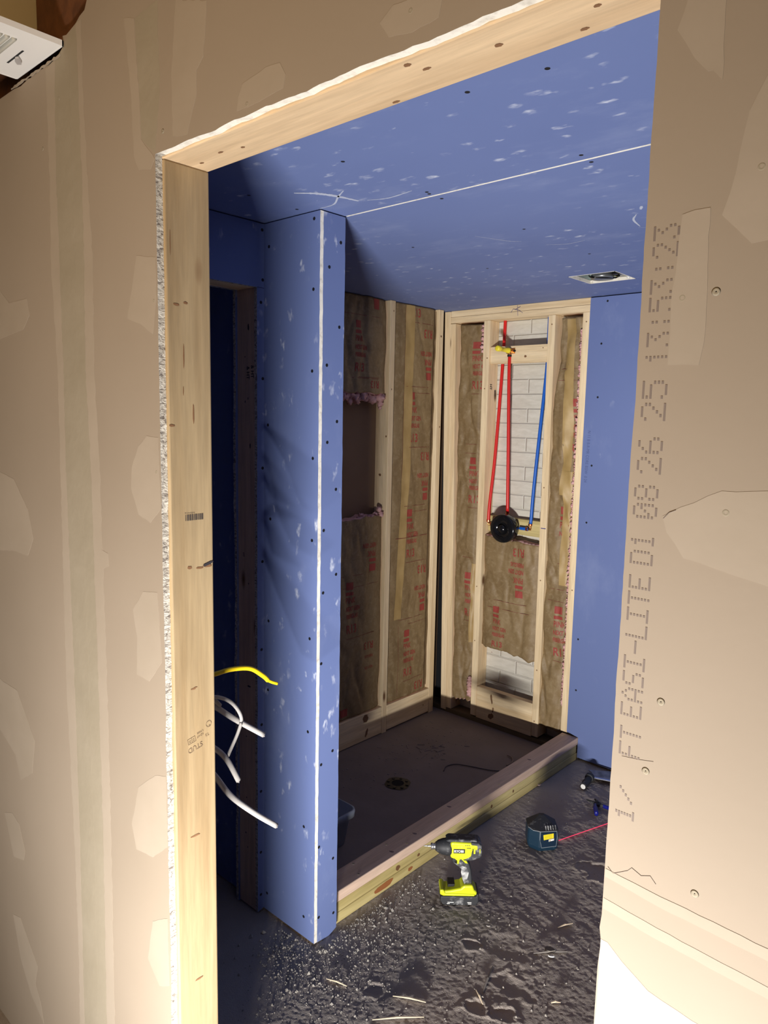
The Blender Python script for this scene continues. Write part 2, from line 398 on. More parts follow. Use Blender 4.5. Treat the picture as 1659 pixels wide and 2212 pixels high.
# ------------------------------------------------------------------ FRONT WALL (tan drywall with doorway)
def jag(p0, p1, step, amp, seed, axis):
    """points from p0 to p1 with irregular offsets in one axis"""
    rs = random.Random(seed); n = max(2, int((Vector(p1)-Vector(p0)).length/step)); out = []; w = 0
    for i in range(n+1):
        t = i/n; w = .75*w+rs.uniform(-amp, amp); e = min(1, 6*t, 6*(1-t)); p = [p0[0]+(p1[0]-p0[0])*t, p0[1]+(p1[1]-p0[1])*t]; p[axis] += w*e; out.append(tuple(p))
    return out
poly = [(-1.6, -.01), (-.0045, -.01)]
poly += jag((-.0045, 0), (-.0045, H+.004), .012, .0011, 3, 0)[1:]
poly += jag((-.0045, H+.004), (W, H+.003), .012, .0013, 4, 1)[1:]
poly += jag((W, H+.003), (W, 1.19), .01, .00035, 5, 0)[1:]+[(W-.0015, 1.175), (W+.001, 1.16), (W-.001, 1.13)]
poly += jag((W-.001, 1.13), (W-.001, -.01), .012, .0003, 6, 0)[1:]
poly += [(2.2, -.01), (2.2, 2.44)]
poly += [(.40, 2.44), (.26, 2.435), (.19, 2.437), (.10, 2.428), (.03, 2.436), (-.08, 2.432), (-.17, 2.440), (-.19, 2.452), (-.225, 2.435), (-.235, 2.421), (-.255, 2.417), (-.27, 2.41), (-.31, 2.402), (-.325, 2.405), (-.325, 2.385)]
poly += jag((-.33, 2.374), (-.56, 2.372), .012, .0022, 8, 1)
poly += [(-1.6, 2.372)]
mb = MB(); mb.prism(poly, lambda a, b, d: (a, d, b), -D, 0, 0, 1)
for i, fc in enumerate(mb.f):
    if mb.mi[i] == 1 and all(.0 < mb.v[k][0] < W+.002 and H-.012 < mb.v[k][2] < H+.02 for k in fc): mb.mi[i] = 2
wall_front = struct(mb.build('wall_front', [TAN, GYP, GYP_S]), 'tan drywall wall around the doorway')
# joint compound areas: (outline, thickness, material)
def patch(poly, t, m, seed=0, amp=.0015, nm='joint_compound'):
    pts = []; n = len(poly); rs = random.Random(seed+len(poly))
    for i in range(n):
        a, b = Vector(poly[i]), Vector(poly[(i+1) % n]); L = (b-a).length; k = max(1, int(L/.012)); nr = Vector((-(b-a).y, (b-a).x)).normalized()
        for j in range(k):
            q = a+(b-a)*(j/k)+nr*(rs.uniform(-amp, amp) if j else 0); pts.append((q.x, q.y))
    mb = MB(); mb.prism(pts, lambda a, b, d: (a, d, b), -D-t*.35, -D+.0002); return mb.build(nm, m, wall_front)
jl = [(-.404, 2.37), (-.404, 2.325), (-.403, 2.15), (-.411, 2.007), (-.398, 1.783), (-.403, 1.591), (-.411, 1.08), (-.401, .755), (-.399, .471), (-.419, .0)]
c1 = [(-.36, 2.372), (-.367, 2.315), (-.374, 2.144), (-.373, 2.002), (-.372, 1.783), (-.377, 1.593), (-.372, 1.091), (-.373, .767), (-.389, .0)]
c2 = [(-.27, 2.41), (-.267, 2.289), (-.264, 2.124), (-.266, 1.989), (-.275, 1.78), (-.265, 1.599), (-.261, 1.122), (-.261, .815), (-.279, .0)]
jr = [(-.25, 2.41), (-.249, 2.284), (-.242, 2.12), (-.232, 1.985), (-.240, 1.779), (-.229, 1.601), (-.225, 1.132), (-.227, .829), (-.242, .0)]
patch(jl+c1[::-1], .0005, MUD, 1, .0022); patch(c1+c2[::-1], .0003, MUD_OLIVE, 2, .001); patch(c2+jr[::-1], .0005, MUD, 3, .0022)
mid = [(.5*a[0]+.5*b[0], a[1]) for a, b in zip(c1, c2)]
patch([(x-.022, z) for x, z in mid]+[(x+.014, z) for x, z in mid][::-1], .0006, MUD_OLIVE, 4, .003)
patch([(-.095, 2.362), (-.078, 2.239), (-.072, 2.134), (-.057, 2.110), (-.02, 2.104), (-.006, 2.118), (-.048, 2.158), (-.052, 2.233), (-.062, 2.351)], .0006, MUD, 5)
patch([(-.061, 2.351), (-.051, 2.233), (-.046, 2.158), (-.005, 2.125), (.013, 2.216), (.011, 2.355)], .0003, MUD_OLIVE, 6)
patch([(.064, 2.337), (.147, 2.309), (.137, 2.235), (.119, 2.221), (.118, 2.188), (.091, 2.134), (.05, 2.140), (.048, 2.234)], .0006, MUD, 7)
for i, pl in enumerate([
    [(-.071, 1.971), (-.009, 1.961), (-.009, 1.897), (-.023, 1.835), (-.064, 1.855), (-.108, 1.867)],
    [(-.8, 1.96), (-.683, 1.971), (-.633, 1.939), (-.537, 1.94), (-.526, 1.905), (-.563, 1.876), (-.696, 1.863), (-.8, 1.87)],
    [(.223, 2.154), (.234, 2.17), (.286, 2.177), (.316, 2.174), (.328, 2.156), (.323, 2.140), (.271, 2.136), (.219, 2.136)],
    [(.5, 2.165), (.521, 2.178), (.597, 2.170), (.59, 2.143), (.551, 2.139), (.515, 2.145)],
    [(-.05, 1.66), (-.012, 1.658), (-.008, 1.533), (-.044, 1.504), (-.085, 1.515), (-.109, 1.56), (-.105, 1.60), (-.08, 1.64)],
    [(-.8, 1.55), (-.735, 1.55), (-.652, 1.539), (-.58, 1.475), (-.555, 1.411), (-.59, 1.365), (-.672, 1.365), (-.8, 1.35)],
    [(-.075, 1.372), (-.025, 1.379), (-.014, 1.252), (-.06, 1.203), (-.105, 1.205), (-.1, 1.28), (-.114, 1.33)],
    [(-.85, 1.02), (-.78, 1.011), (-.69, 1.011), (-.597, .911), (-.62, .82), (-.694, .775), (-.72, .833), (-.815, .871)],
    [(-.108, .976), (-.046, 1.022), (-.008, 1.034), (-.007, .894), (-.06, .85), (-.123, .839), (-.139, .886)],
    [(-.814, .64), (-.76, .66), (-.721, .648), (-.688, .585), (-.70, .555), (-.764, .537)],
    [(-.79, .36), (-.74, .375), (-.70, .34), (-.64, .29), (-.66, .23), (-.63, .19), (-.617, .142), (-.69, .18), (-.75, .25)],
    [(-.066, .713), (-.012, .746), (-.01, .606), (-.046, .585), (-.088, .621)],
    [(.86, 2.045), (.878, 2.10), (.899, 2.10), (.902, 1.993), (.893, 2.003), (.889, 2.003), (.877, 2.017)],
    [(.938, 1.987), (.926, 1.962), (.919, 1.915), (.91, 1.881), (.922, 1.869), (.936, 1.854), (1.05, 1.862), (1.05, 1.99)],
    [(.876, 1.887), (.886, 1.889), (.9, 1.889), (.902, 1.829), (.903, 1.774), (.900, 1.754), (.872, 1.755), (.871, 1.812)],
    [(.877, 1.615), (.893, 1.625), (.928, 1.643), (1.05, 1.652), (1.05, 1.55), (.94, 1.57), (.899, 1.578), (.882, 1.6)],
    [(-.235, 1.43), (-.205, 1.425), (-.203, 1.40), (-.228, 1.39)]]):
    patch(pl, .0007 if i != 14 else .0009, MUD, 20+i, .0009)
patch([(W+.0006, 1.163), (.851, 1.163), (.868, 1.150), (.896, 1.134), (.94, 1.128), (1.10, 1.12), (1.10, .3), (W+.0006, .3)], .0005, MUD_WHITE, 50, .0006)
patch([(W+.001, 1.243), (.889, 1.240), (1.1, 1.233), (1.1, 1.222), (.9, 1.228), (W+.001, 1.234)], .0010, MUD, 51, .0004)
patch([(W+.001, 1.21), (.9, 1.205), (1.1, 1.195), (1.1, 1.185), (.9, 1.193), (W+.001, 1.198)], .0008, MUD, 52, .0004)
mb = MB(); mb.tube([(x, -D-.0002, z) for x, z in [(.846, 1.246), (.852, 1.241), (.867, 1.251), (.871, 1.256), (.881, 1.252), (.89, 1.256), (.896, 1.25)]], .00025, 6); mb.tube([(x, -D-.0003, z) for x, z in [(.878, 1.613), (.883, 1.619), (.889, 1.622)]], .0004, 6)
mb.tube([(.853, -D-.0002, 1.369), (.87, -D-.0002, 1.371), (.885, -D-.0002, 1.374)], .00015, 6); mb.build('crack', INK, wall_front)
for (x, z) in [(.881, 1.814), (.91, 1.817), (.933, 1.624), (.888, 1.436), (.878, 1.362), (.933, 1.258), (.939, 1.915), (-.017, 1.89), (-.02, 1.597), (-.35, 2.30), (.02, 2.155), (.243, 2.140), (-.43, 2.225), (.548, 2.163)]:
    mb = MB(); mb.lathe([(.0040, 0), (.0026, .0004), (.0014, .0003), (.0006, .0)], (x, -D, z), (0, -1, 0), 14); mb.build('screw_dimple', [MUD_OLIVE], wall_front, smooth=True)
# dot-matrix print running up the right-hand board
F57 = {'0': [14, 17, 19, 21, 25, 17, 14], '1': [4, 12, 4, 4, 4, 4, 14], '2': [14, 17, 1, 2, 4, 8, 31], '3': [31, 2, 4, 2, 1, 17, 14], '5': [31, 16, 30, 1, 1, 17, 14], '6': [6, 8, 16, 30, 17, 17, 14], '8': [14, 17, 17, 14, 17, 17, 14],
       '/': [0, 1, 2, 4, 8, 16, 0], ':': [0, 4, 4, 0, 4, 4, 0], '-': [0, 0, 0, 31, 0, 0, 0], 'A': [4, 10, 17, 17, 31, 17, 17], 'D': [30, 17, 17, 17, 17, 17, 30], 'E': [31, 16, 16, 30, 16, 16, 31], 'F': [31, 16, 16, 30, 16, 16, 16],
       'I': [31, 4, 4, 4, 4, 4, 31], 'L': [16, 16, 16, 16, 16, 16, 31], 'S': [15, 16, 16, 14, 1, 1, 30], 'T': [31, 4, 4, 4, 4, 4, 4], ' ': [0]*7}
def dots(s, zs, xl_, xr_, pitch):
    """letters with their tops to the left (x = xl_), reading upwards from z = zs"""
    for ci, ch in enumerate(s):
        for row in range(7):
            bits = F57[ch][row]; x = xl_+(xr_-xl_)*row/6
            c_ = 0
            while c_ < 5:
                if bits >> (4-c_) & 1:
                    e = c_
                    while e < 4 and bits >> (3-e) & 1: e += 1
                    mb.box((x-.0010, -D-.00028, zs+pitch*(ci+c_/6.0-.065)), (x+.0010, -D+.0001, zs+pitch*(ci+e/6.0+.065))); c_ = e
                c_ += 1
for a in (('1/', 1.303, .851, .8685, .0200), ('FT', 1.372, .8505, .8700, .0165), ('EASI-LITE', 1.413, .8495, .8690, .0162), ('D1', 1.567, .849, .8695, .0165), ('08', 1.612, .8490, .8705, .0175), ('26', 1.655, .8500, .8715, .0190), ('25', 1.705, .8505, .8720, .0205), ('13:53:23', 1.757, .8515, .8735, .0159)):
    mb = MB(); dots(*a); mb.build('printed_mark', INK, wall_front)

# ------------------------------------------------------------------ timber
def timber(lo, hi, m, label, cat='stud', name='wall_stud', bevel=.0022, group=None, rot=None):
    mb = MB(); mb.box(lo, hi); o = mb.build(name, m, bevel=bevel, center=True)
    if rot: o.rotation_euler = rot
    return setp(o, label, cat, group)
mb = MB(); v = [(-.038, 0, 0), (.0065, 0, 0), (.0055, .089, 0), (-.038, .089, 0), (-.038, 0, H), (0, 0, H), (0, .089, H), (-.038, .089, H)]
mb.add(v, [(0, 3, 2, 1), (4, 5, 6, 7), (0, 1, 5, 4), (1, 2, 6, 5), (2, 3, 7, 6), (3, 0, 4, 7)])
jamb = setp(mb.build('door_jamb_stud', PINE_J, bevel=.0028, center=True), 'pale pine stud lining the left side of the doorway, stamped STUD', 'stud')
JO = lambda z: .0062*(1-z/H)     # the stud leans out a little towards the floor
def local(o, p): return tuple(Vector(p)-o.location)
def mark(o, fnbuild, name, m):
    for fn in (fnbuild if isinstance(fnbuild, list) else [fnbuild]):
        mb = MB(); mb.M = Matrix.Translation(-o.location); fn(mb)
        if o.name.startswith('door_jamb_stud'): mb.v = [(x+JO(z+o.location.z)+.0002, y, z) for x, y, z in mb.v]
        q = mb.build(name, m, o)
    return q
def jamb_print(mb):
    e = .0004
    put_text(mb, 'STUD', .0145, (e, .0585, 1.0835), (0, -.97, -.22), (0, .2, -.98), .9, .004)
    put_text(mb, 'T.S', .008, (e, .073, 1.096), (0, -.97, -.22), (0, .2, -.98), .8)
    put_text(mb, 'KD-HT', .0062, (e, .061, 1.0995), (0, -.97, -.22), (0, .2, -.98), .8); put_text(mb, '% MARR', .0062, (e, .061, 1.1065), (0, -.97, -.22), (0, .2, -.98), .65)
    X = Vector((0, .97, .22)); Z = Vector((0, -.2, .98)); O = Vector((e, .0285, 1.0845))
    for a, b, c, d in ((0, 0, .0165, .0007), (0, .0105, .0165, .0007), (0, 0, .0007, .011), (.0165, 0, .0007, .011), (.0085, 0, .0007, .011), (.002, .003, .005, .0008), (.002, .006, .005, .0008), (.0105, .003, .004, .0008), (.0105, .006, .004, .0008)):
        q = [O+X*a+Z*b, O+X*(a+c)+Z*b, O+X*(a+c)+Z*(b+d), O+X*a+Z*(b+d)]; mb.add([tuple(p) for p in q], [(0, 1, 2, 3)])
    for k in range(24):
        t = 2*math.pi*k/24; t2 = t+2*math.pi/24; c = Vector((e, .0735, 1.113)); P = lambda r_, a: tuple(c+Vector((0, math.cos(a), math.sin(a)))*r_)
        mb.add([P(.0062, t), P(.0062, t2), P(.0054, t2), P(.0054, t)], [(0, 1, 2, 3)])
    put_text(mb, 'A', .006, (e, .0765, 1.1115), (0, -.97, -.22), (0, .2, -.98), .8)
mark(jamb, jamb_print, 'grade_stamp', INK_BR)
def jamb_bar(mb):
    rs = random.Random(4); y = .030; e = .0004
    put_text(mb, 'W 2 X 4 STUD 92', .0036, (e, .029, 1.5215), (0, .99, -.03), (0, 0, 1), .75)
    while y < .066:
        w = rs.choice([.0006, .001, .0016, .0022]); mb.add([(e, y, 1.5085), (e, y+w, 1.5085), (e, y+w, 1.5195), (e, y, 1.5195)], [(0, 1, 2, 3)]); y += w+rs.choice([.0006, .001, .0014])
mark(jamb, jamb_bar, 'barcode_stamp', INK_DK)
def knotf(spots):
    return [_knot([sp]) for sp in spots]
def _knot(spots):
    def fn(mb):
        for (c, nx, rx, rz, ax, ay) in spots:
            n = 14; c = Vector(c); ax = Vector(ax).normalized(); ay = Vector(ay).normalized(); rs = random.Random(int(c.z*1000)); ring = []
            for k in range(n):
                t = 2*math.pi*k/n; q = 1+rs.uniform(-.18, .18); ring.append(tuple(c+Vector(nx)*.0004+ax*rx*q*math.cos(t)+ay*rz*q*math.sin(t)))
            mb.add(ring, [list(range(n))])
    return fn
JX = (1, 0, 0); ysp = []
for (y, z, a, b) in [(.075, 1.421, .010, .0035), (.058, 1.419, .008, .002), (.037, 1.422, .005, .003), (.019, 1.886, .006, .002), (.037, 1.891, .004, .002), (.05, 1.700, .0016, .018), (.032, 1.80, .0014, .022), (.006, 1.679, .006, .002), (.041, 1.191, .005, .0015), (.046, 1.193, .004, .001), (.041, .899, .010, .002), (.044, .596, .009, .002), (.009, 1.99, .0008, .022), (.03, 1.74, .0008, .008)]:
    ysp.append(((0, y, z), JX, a, b, (0, 1, -.05), (0, 0, 1)))
mark(jamb, knotf(ysp), 'knot', KNOT)
def gouge(mb): mb.add([(.0006, .066, 1.424), (.0006, .082, 1.4285), (.0006, .089, 1.4275), (.0006, .082, 1.423), (.0006, .068, 1.4195)], [(0, 1, 2, 3, 4)])
mark(jamb, gouge, 'split', INK_DK)
header = timber((-.038, 0, H), (W+.06, .089, H+.038), PINE_H, 'pale pine header board across the top of the doorway', 'header board', 'door_header', .002)
hs = [((x, y, H), (0, 0, -1), a, b, (1, 0, 0), (0, 1, 0)) for x, y, a, b in [(.03, .054, .005, .003), (.098, .044, .006, .003), (.145, .053, .004, .003), (.523, .012, .005, .004), (.535, .034, .006, .003), (.444, .081, .006, .003), (.633, .042, .005, .004), (.723, .072, .005, .003), (.754, .039, .004, .003)]]
mark(header, knotf(hs), 'knot', KNOT)
timber((W+.001, 0, 0), (W+.039, .089, H), PINE[2], 'pine stud behind the right edge of the doorway drywall', 'stud', 'door_jamb_stud')
timber((-.0765, 0, 0), (-.0385, .089, 2.43), PINE[2], 'pine king stud behind the drywall left of the doorway', 'stud', 'wall_stud')

# ------------------------------------------------------------------ BATHROOM SHELL
def screw(parent, p, n, m=SCREWM):
    mb = MB(); mb.lathe([(.0050, -.001), (.0050, .0004), (.0034, .0006), (.0008, .0002)], p, n, 12); return mb.build('screw', m, parent)
# ceiling boards
mb = MB(); ZT = C+D
mb.box((-1.7, .092, C), (1.25, .8765, ZT)); cb1 = struct(mb.build('ceiling', [BLUE_C, GYP_S]), 'blue drywall ceiling board nearest the doorway')
hx0, hx1, hy0, hy1 = -.393, -.190, 2.082, 2.276
mb = MB()
mb.box((-1.7, .884, C), (hx0, 2.70, ZT)); mb.box((hx1, .884, C), (1.25, 2.70, ZT)); mb.box((hx0, .884, C), (hx1, hy0, ZT)); mb.box((hx0, hy1, C), (hx1, 2.70, ZT))
cb2 = struct(mb.build('ceiling', [BLUE_C, GYP_S]), 'blue drywall ceiling board over the shower with a cut-out')
mb = MB(); t = .0035
for a in ((hx0, hy0, hx0+t, hy1), (hx1-t, hy0, hx1, hy1), (hx0, hy0, hx1, hy0+t), (hx0, hy1-t, hx1, hy1)): mb.box((a[0], a[1], C-.0008), (a[2], a[3], ZT))
mb.build('cut_edge', GYP_S, cb2)
mb = MB(); mb.box((-.46, .8768, C-.0002), (1.25, .8838, C+.006)); mb.build('board_edge', GYP_S, cb1)
for x, y in [(.3, .432), (-.133, .86), (.307, .847), (.455, .444), (-.134, .545), (-.128, .844), (-.52, .571), (-.52, .74)]: screw(cb1, (x, y, C), (0, 0, -1))
for x, y in [(-.133, .913), (.304, .901), (-.13, 1.32), (.3, 1.34), (-.13, 1.75), (.3, 1.78), (-.56, 1.3), (-.56, 1.75)]: screw(cb2, (x, y, C), (0, 0, -1))
# chalk scribbles on the ceiling
def stroke(par, pts, w, z=C-.0004, rs=random.Random(3)):
    mb = MB()
    P = smooth_pts([(x, y, z) for x, y in pts], 10); n = len(P)
    for i in range(n-1):
        d = (P[i+1]-P[i]).normalized(); s_ = Vector((-d.y, d.x, 0)); t = (i+.5)/n; ww = w*(.35+.65*math.sin(math.pi*min(1, max(.1, t))))*rs.uniform(.7, 1.1)
        mb.add([tuple(P[i]-s_*ww), tuple(P[i+1]-s_*ww), tuple(P[i+1]+s_*ww), tuple(P[i]+s_*ww)], [(0, 1, 2, 3)])
    mb.build('chalk_mark', CHALK, par)
stroke(cb1, [(-.408, .633), (-.365, .672), (-.340, .72), (-.323, .79)], .009); stroke(cb1, [(-.461, .775), (-.40, .77), (-.34, .729), (-.29, .70)], .003); stroke(cb1, [(-.30, .80), (-.24, .82), (-.15, .81)], .003)
stroke(cb2, [(.25, 1.30), (.235, 1.33)], .005); stroke(cb2, [(.205, 1.37), (.175, 1.42), (.160, 1.50)], .0035); stroke(cb2, [(.15, 1.512), (.19, 1.535), (.21, 1.55)], .0014); stroke(cb2, [(-.30, 1.30), (-.25, 1.42), (-.22, 1.45)], .002); stroke(cb2, [(-.18, 1.54), (-.12, 1.57), (-.05, 1.56)], .002)

# left wall with closet opening
GAP = .004
zo, yo = 2.088, .7475
wl = MB(); wl.prism([(.095, zo), (.095, C-GAP), (Y1-.0005, C-GAP), (Y1-.0005, .012)]+jag((yo, .004), (yo, zo), .015, .0006, 12, 0)[0:], lambda a, b, d: (d, a, b), XL-D, XL, 0, 1)
wl = struct(wl.build('wall_left', [BLUE_W, GYP]), 'dark blue drywall wall around the closet opening')
mb = MB(); mb.box((XL-.0002, yo+.001, zo-.0006), (XL+.0003, Y1-.001, zo+.0006)); mb.build('board_seam', VOIDM, wl)
mb = MB(); mb.prism([(.095, zo), (.095, C), (Y1, C), (Y1, 0)]+jag((yo-.006, 0), (yo-.006, zo), .015, .0016, 13, 0), lambda a, b, d: (d, a, b), XL-.1143, XL-.1016, 0, 1)
mb.build('back_board', [BLUE_W, GYP], wl)
for y, z in [(.769, 2.26), (.771, 2.112), (.764, 2.044), (.771, 1.812), (.77, 1.531), (.769, 1.228), (.765, .934), (.765, .675), (.762, .44), (.761, .22), (.761, .064)]: screw(wl, (XL, y-.001, z), (1, 0, 0))
cj = timber((XL-.1014, yo+.0006, .004), (XL-D-.0002, Y1-.002, zo), PINE_DK, 'grey-brown stud lining the closet opening beside the blue stub wall', 'stud', 'closet_jamb_stud', .0015)
cjm = [lambda mb, y=y, z=z, t_=t_, q=q: put_text(mb, t_, q, (y, yo+.0003, z), (.0, 0, -1), (1, 0, 0), .9, .02) for y, z, t_, q in ((-.744, 1.853, '& HT', .020), (-.766, 1.850, '& HT', .020), (-.79, 1.25, 'HT', .012))]
mark(cj, cjm, 'stamp', INK_DK)
cjk = []
for x, z, a, b in [(-.757, 1.97, .004, .010), (-.775, 1.88, .002, .002), (-.76, 1.75, .002, .004), (-.775, 1.74, .002, .004), (-.75, 1.6, .003, .008), (-.76, .80, .010, .003), (-.775, .62, .003, .002), (-.76, 1.15, .002, .003), (-.78, .27, .003, .003), (-.77, .22, .002, .003), (-.775, .40, .002, .003), (-.76, .36, .002, .002)]:
    cjk += knotf([((x, yo+.0007, z), (0, -1, 0), a, b, (1, 0, 0), (0, 0, 1))])
mark(cj, cjk, 'knot', INK_DK)
timber((XL-.1014, .095, zo+.0005), (XL-D-.0002, Y1-.002, zo+.0385), PINE[1], 'pale board across the top of the closet opening', 'header board', 'closet_header', .0015)
# partition stub: front board, end board, rear board
mb = MB(); mb.prism([(-1.75, .004), (-1.75, C-GAP), (XC, C-GAP)]+[(XC+random.uniform(-.0009, .0009), z) for z in np.arange(C-.02, .02, -.02)]+[(XC, .006)], lambda a, b, d: (a, d, b), Y1, Y1+D, 0, 1)
part = struct(mb.build('wall_partition', [BLUE_W, GYP_S]), 'blue drywall stub wall between the closet and the shower')
mb = MB(); mb.prism([(Y1+D, C-GAP), (Y2, C-GAP)]+[(Y2+random.uniform(-.0009, .0009), z) for z in np.arange(C-.03, .03, -.03)]+[(Y2-.001, .012), (Y2-.02, .004), (Y2-.035, -.001), (Y1+D, .004)], lambda a, b, d: (d, a, b), XC-D, XC-.0006, 0, 0)
mb.build('end_board', [BLUE_W, GYP_S], part)
mb = MB(); mb.box((-1.49, Y2-D, .0), (XC-D, Y2, C-GAP)); mb.build('shower_side_board', BLUE_F, part)
mb = MB(); mb.box((-1.49, Y1+D, .0), (XC-D, Y2-D, C-GAP)); mb.build('framing_core', PINE[2], part)
for x, z in [(-.486, 2.259), (-.69, 2.209), (-.487, 2.063), (-.49, 1.83), (-.695, 1.668), (-.484, 1.574), (-.683, 1.37), (-.485, 1.326), (-.692, 1.033), (-.492, 1.018), (-.695, .798), (-.497, .715), (-.513, .39), (-.511, .077), (-.7, .068)]: screw(part, (x, Y1, z), (0, -1, 0))
for y, z in [(.858, 2.204), (.813, 2.128), (.856, 1.962), (.807, 1.848), (.851, 1.684), (.812, 1.622), (.85, 1.479), (.801, 1.357), (.855, 1.214), (.801, 1.164), (.796, .941), (.849, .64), (.8, .61), (.794, .334), (.857, .267), (.796, .089), (.862, .071)]: screw(part, (XC-.0006, y, z), (1, 0, 0))
# closet shell, right wall, wall behind doorway side, attic void
mb = MB(); mb.box((-1.75, .092, 0), (-1.737, Y1, C)); struct(mb.build('wall_closet', BLUE_F), 'dark blue back wall of the closet')
mb = MB(); mb.box((1.22, .092, 0), (1.235, 2.6, C)); struct(mb.build('wall_right', BLUE_F))
mb = MB(); mb.box((-1.75, .0895, 0), (-.078, .102, C)); mb.box((W+.041, .0895, 0), (1.235, .102, C)); mb.box((-.078, .0895, H+.04), (W+.041, .102, C)); struct(mb.build('wall_near', BLUE_F))
mb = MB(); mb.box((-1.8, .09, ZT+.10), (1.3, 2.75, ZT+.115)); struct(mb.build('ceiling_void', VOIDM))
# far wall blue board
mb = MB(); mb.prism([(XB-.0005, .128), (XB, C-.006), (1.22, C-.006), (1.22, .012), (XO+.002, .012), (XO+.002, .117), (XB+.02, .126)], lambda a, b, d: (a, d, b), YF, YF+D-.0002, 0, 1)
wb = struct(mb.build('wall_back', [BLUE_F, GYP_S]), 'blue drywall on the far wall right of the shower')
for x, z in [(-.457, 2.255), (-.476, 2.062), (-.479, 1.813), (-.49, 1.488), (-.5, 1.21), (-.509, .622), (-.505, .359)]: screw(wb, (x, YF, z), (0, -1, 0))
mb = MB(); put_text(mb, 'N 11 B B-R-MR CORE BSIW  0 24', .022, (-.5185, YF-.0004, 1.655), (-.03, 0, -1), (1, 0, -.03), .80); mb.build('printing', mat('faint_grey_print', (.075, .10, .24), .8), wb)
# brick wall behind far framing, backing panel behind long wall
mb = MB(); mb.box((-1.75, YS+.0905, -.01), (-1.345, YS+.12, 2.45)); struct(mb.build('corner_shade_filler', VOIDM))  # black filler added so the gap beside the corner studs looks shaded
mb = MB(); mb.box((-1.345, YS+.0905, -.01), (1.25, YS+.12, 2.45)); struct(mb.build('wall_brick', BRICK), 'white painted brick wall behind the far studs')
mb = MB(); mb.box((XS-.102, Y2, -.01), (XS-.0895, YS+.09, 2.40)); struct(mb.build('wall_shower', CARD), 'brown paper back of drywall behind the long shower wall studs')

# ------------------------------------------------------------------ FAR WALL FRAMING
def leaning(x0b, x1b, x0t, x1t, zb, zt, m, label, name='wall_stud', y0=YS, y1=YS+.089, grp=None):
    mb = MB(); v = [(x0b, y0, zb), (x1b, y0, zb), (x1b, y1, zb), (x0b, y1, zb), (x0t, y0, zt), (x1t, y0, zt), (x1t, y1, zt), (x0t, y1, zt)]
    mb.add(v, [(0, 3, 2, 1), (4, 5, 6, 7), (0, 1, 5, 4), (1, 2, 6, 5), (2, 3, 7, 6), (3, 0, 4, 7)])
    return setp(mb.build(name, m, bevel=.002, center=True), label, 'stud', grp)
PZ = PINE[2]
leaning(-1.362, -1.325, -1.419, -1.381, .012, 2.280, PZ, 'pine stud tight in the far left corner of the shower, left of a pair')
leaning(-1.3235, -1.287, -1.380, -1.343, .028, 2.213, PZ, 'pine stud right of its twin in the far left shower corner')
s1 = leaning(-1.151, -1.113, -1.155, -1.117, .036, 2.2155, PZ, 'pine stud left of the red water pipes')
s2 = leaning(-.754, -.716, -.771, -.733, .036, 2.2155, PZ, 'pine stud right of the blue water pipe, blue pen tick near the valve')
s3 = leaning(-.585, -.547, -.585, -.547, .118, 2.2155, PZ, 'pine stud at the edge of the blue drywall behind the kerb end')
p1 = timber((-1.378, YS, 2.2160), (-.545, YS+.089, 2.2480), PINE[0], 'lower of the two top plates on the far shower wall, pen mark on it', 'top plate', 'top_plate', .0018)
p2 = timber((-1.378, YS+.003, 2.2492), (-.545, YS+.089, 2.2815), PINE[0], 'upper of the two top plates touching the blue ceiling', 'top plate', 'top_plate', .0018)
bp = timber((-1.48, YS+.002, .0), (XB+.06, YS+.089, .027), TREAT_DK, 'dark treated bottom plate under the far shower studs', 'bottom plate', 'bottom_plate', .0015)
def penx(mb):
    mb.tube([(-.99, YS-.0003, 2.244), (-.978, YS-.0003, 2.262), (-.94, YS-.0003, 2.251), (-.92, YS-.0003, 2.238)], .0008, 6); mb.tube([(-.953, YS-.0003, 2.278), (-.948, YS-.0003, 2.226)], .0008, 6); mb.tube([(-.935, YS-.0003, 2.27), (-.965, YS-.0003, 2.258)], .0008, 6)
mark(p1, penx, 'pen_mark', INK_BLUE)
b1 = timber((-1.116, YS+.012, 1.990), (-.772, YS+.050, 2.078), PINE[0], 'pale pine block behind the yellow shower stub-out', 'blocking', 'blocking_board', .002)
mark(b1, knotf([((-.90, YS+.012, 2.022), (0, -1, 0), .007, .006, (1, 0, 0), (0, 0, 1)), ((-.985, YS+.012, 2.052), (0, -1, 0), .004, .003, (1, 0, 0), (0, 0, 1)), ((-.80, YS+.012, 2.06), (0, -1, 0), .003, .003, (1, 0, 0), (0, 0, 1))]), 'knot', KNOT)
b2 = timber((-1.112, YS+.050, 1.092), (-.762, YS+.088, 1.176), TREAT_X, 'greenish treated block behind the black shower valve', 'blocking', 'blocking_board', .002)
b3 = timber((-1.112, YS+.0, .030), (-.756, YS+.038, .212), PINE[0], 'wide pine block low between the far studs, brown knot streak on it', 'blocking', 'blocking_board', .002)
mark(b3, knotf([((-1.012, YS, .165), (0, -1, 0), .006, .030, (1, 0, .0), (-.18, 0, 1)), ((-1.0, YS, .105), (0, -1, 0), .005, .016, (1, 0, 0), (.1, 0, 1)), ((-1.012, YS, .065), (0, -1, 0), .018, .016, (1, 0, 0.3), (0, 0, 1))]), 'knot', KNOT)
s1m = [lambda mb: put_text(mb, 'HT', .026, (-1.1148, 2.612, 1.885), (0, 0, -1), (0, 1, 0), .9, .02), lambda mb: put_text(mb, '&HT', .02, (-1.1148, 2.655, 1.855), (0, 0, -1), (0, 1, 0), .9, .02)]
mark(s1, s1m, 'stamp', INK_DK)
def s2m(mb): mb.box((-.756, YS-.0004, 1.149), (-.728, YS+.001, 1.153))
mark(s2, s2m, 'pen_tick', INK_BLUE)
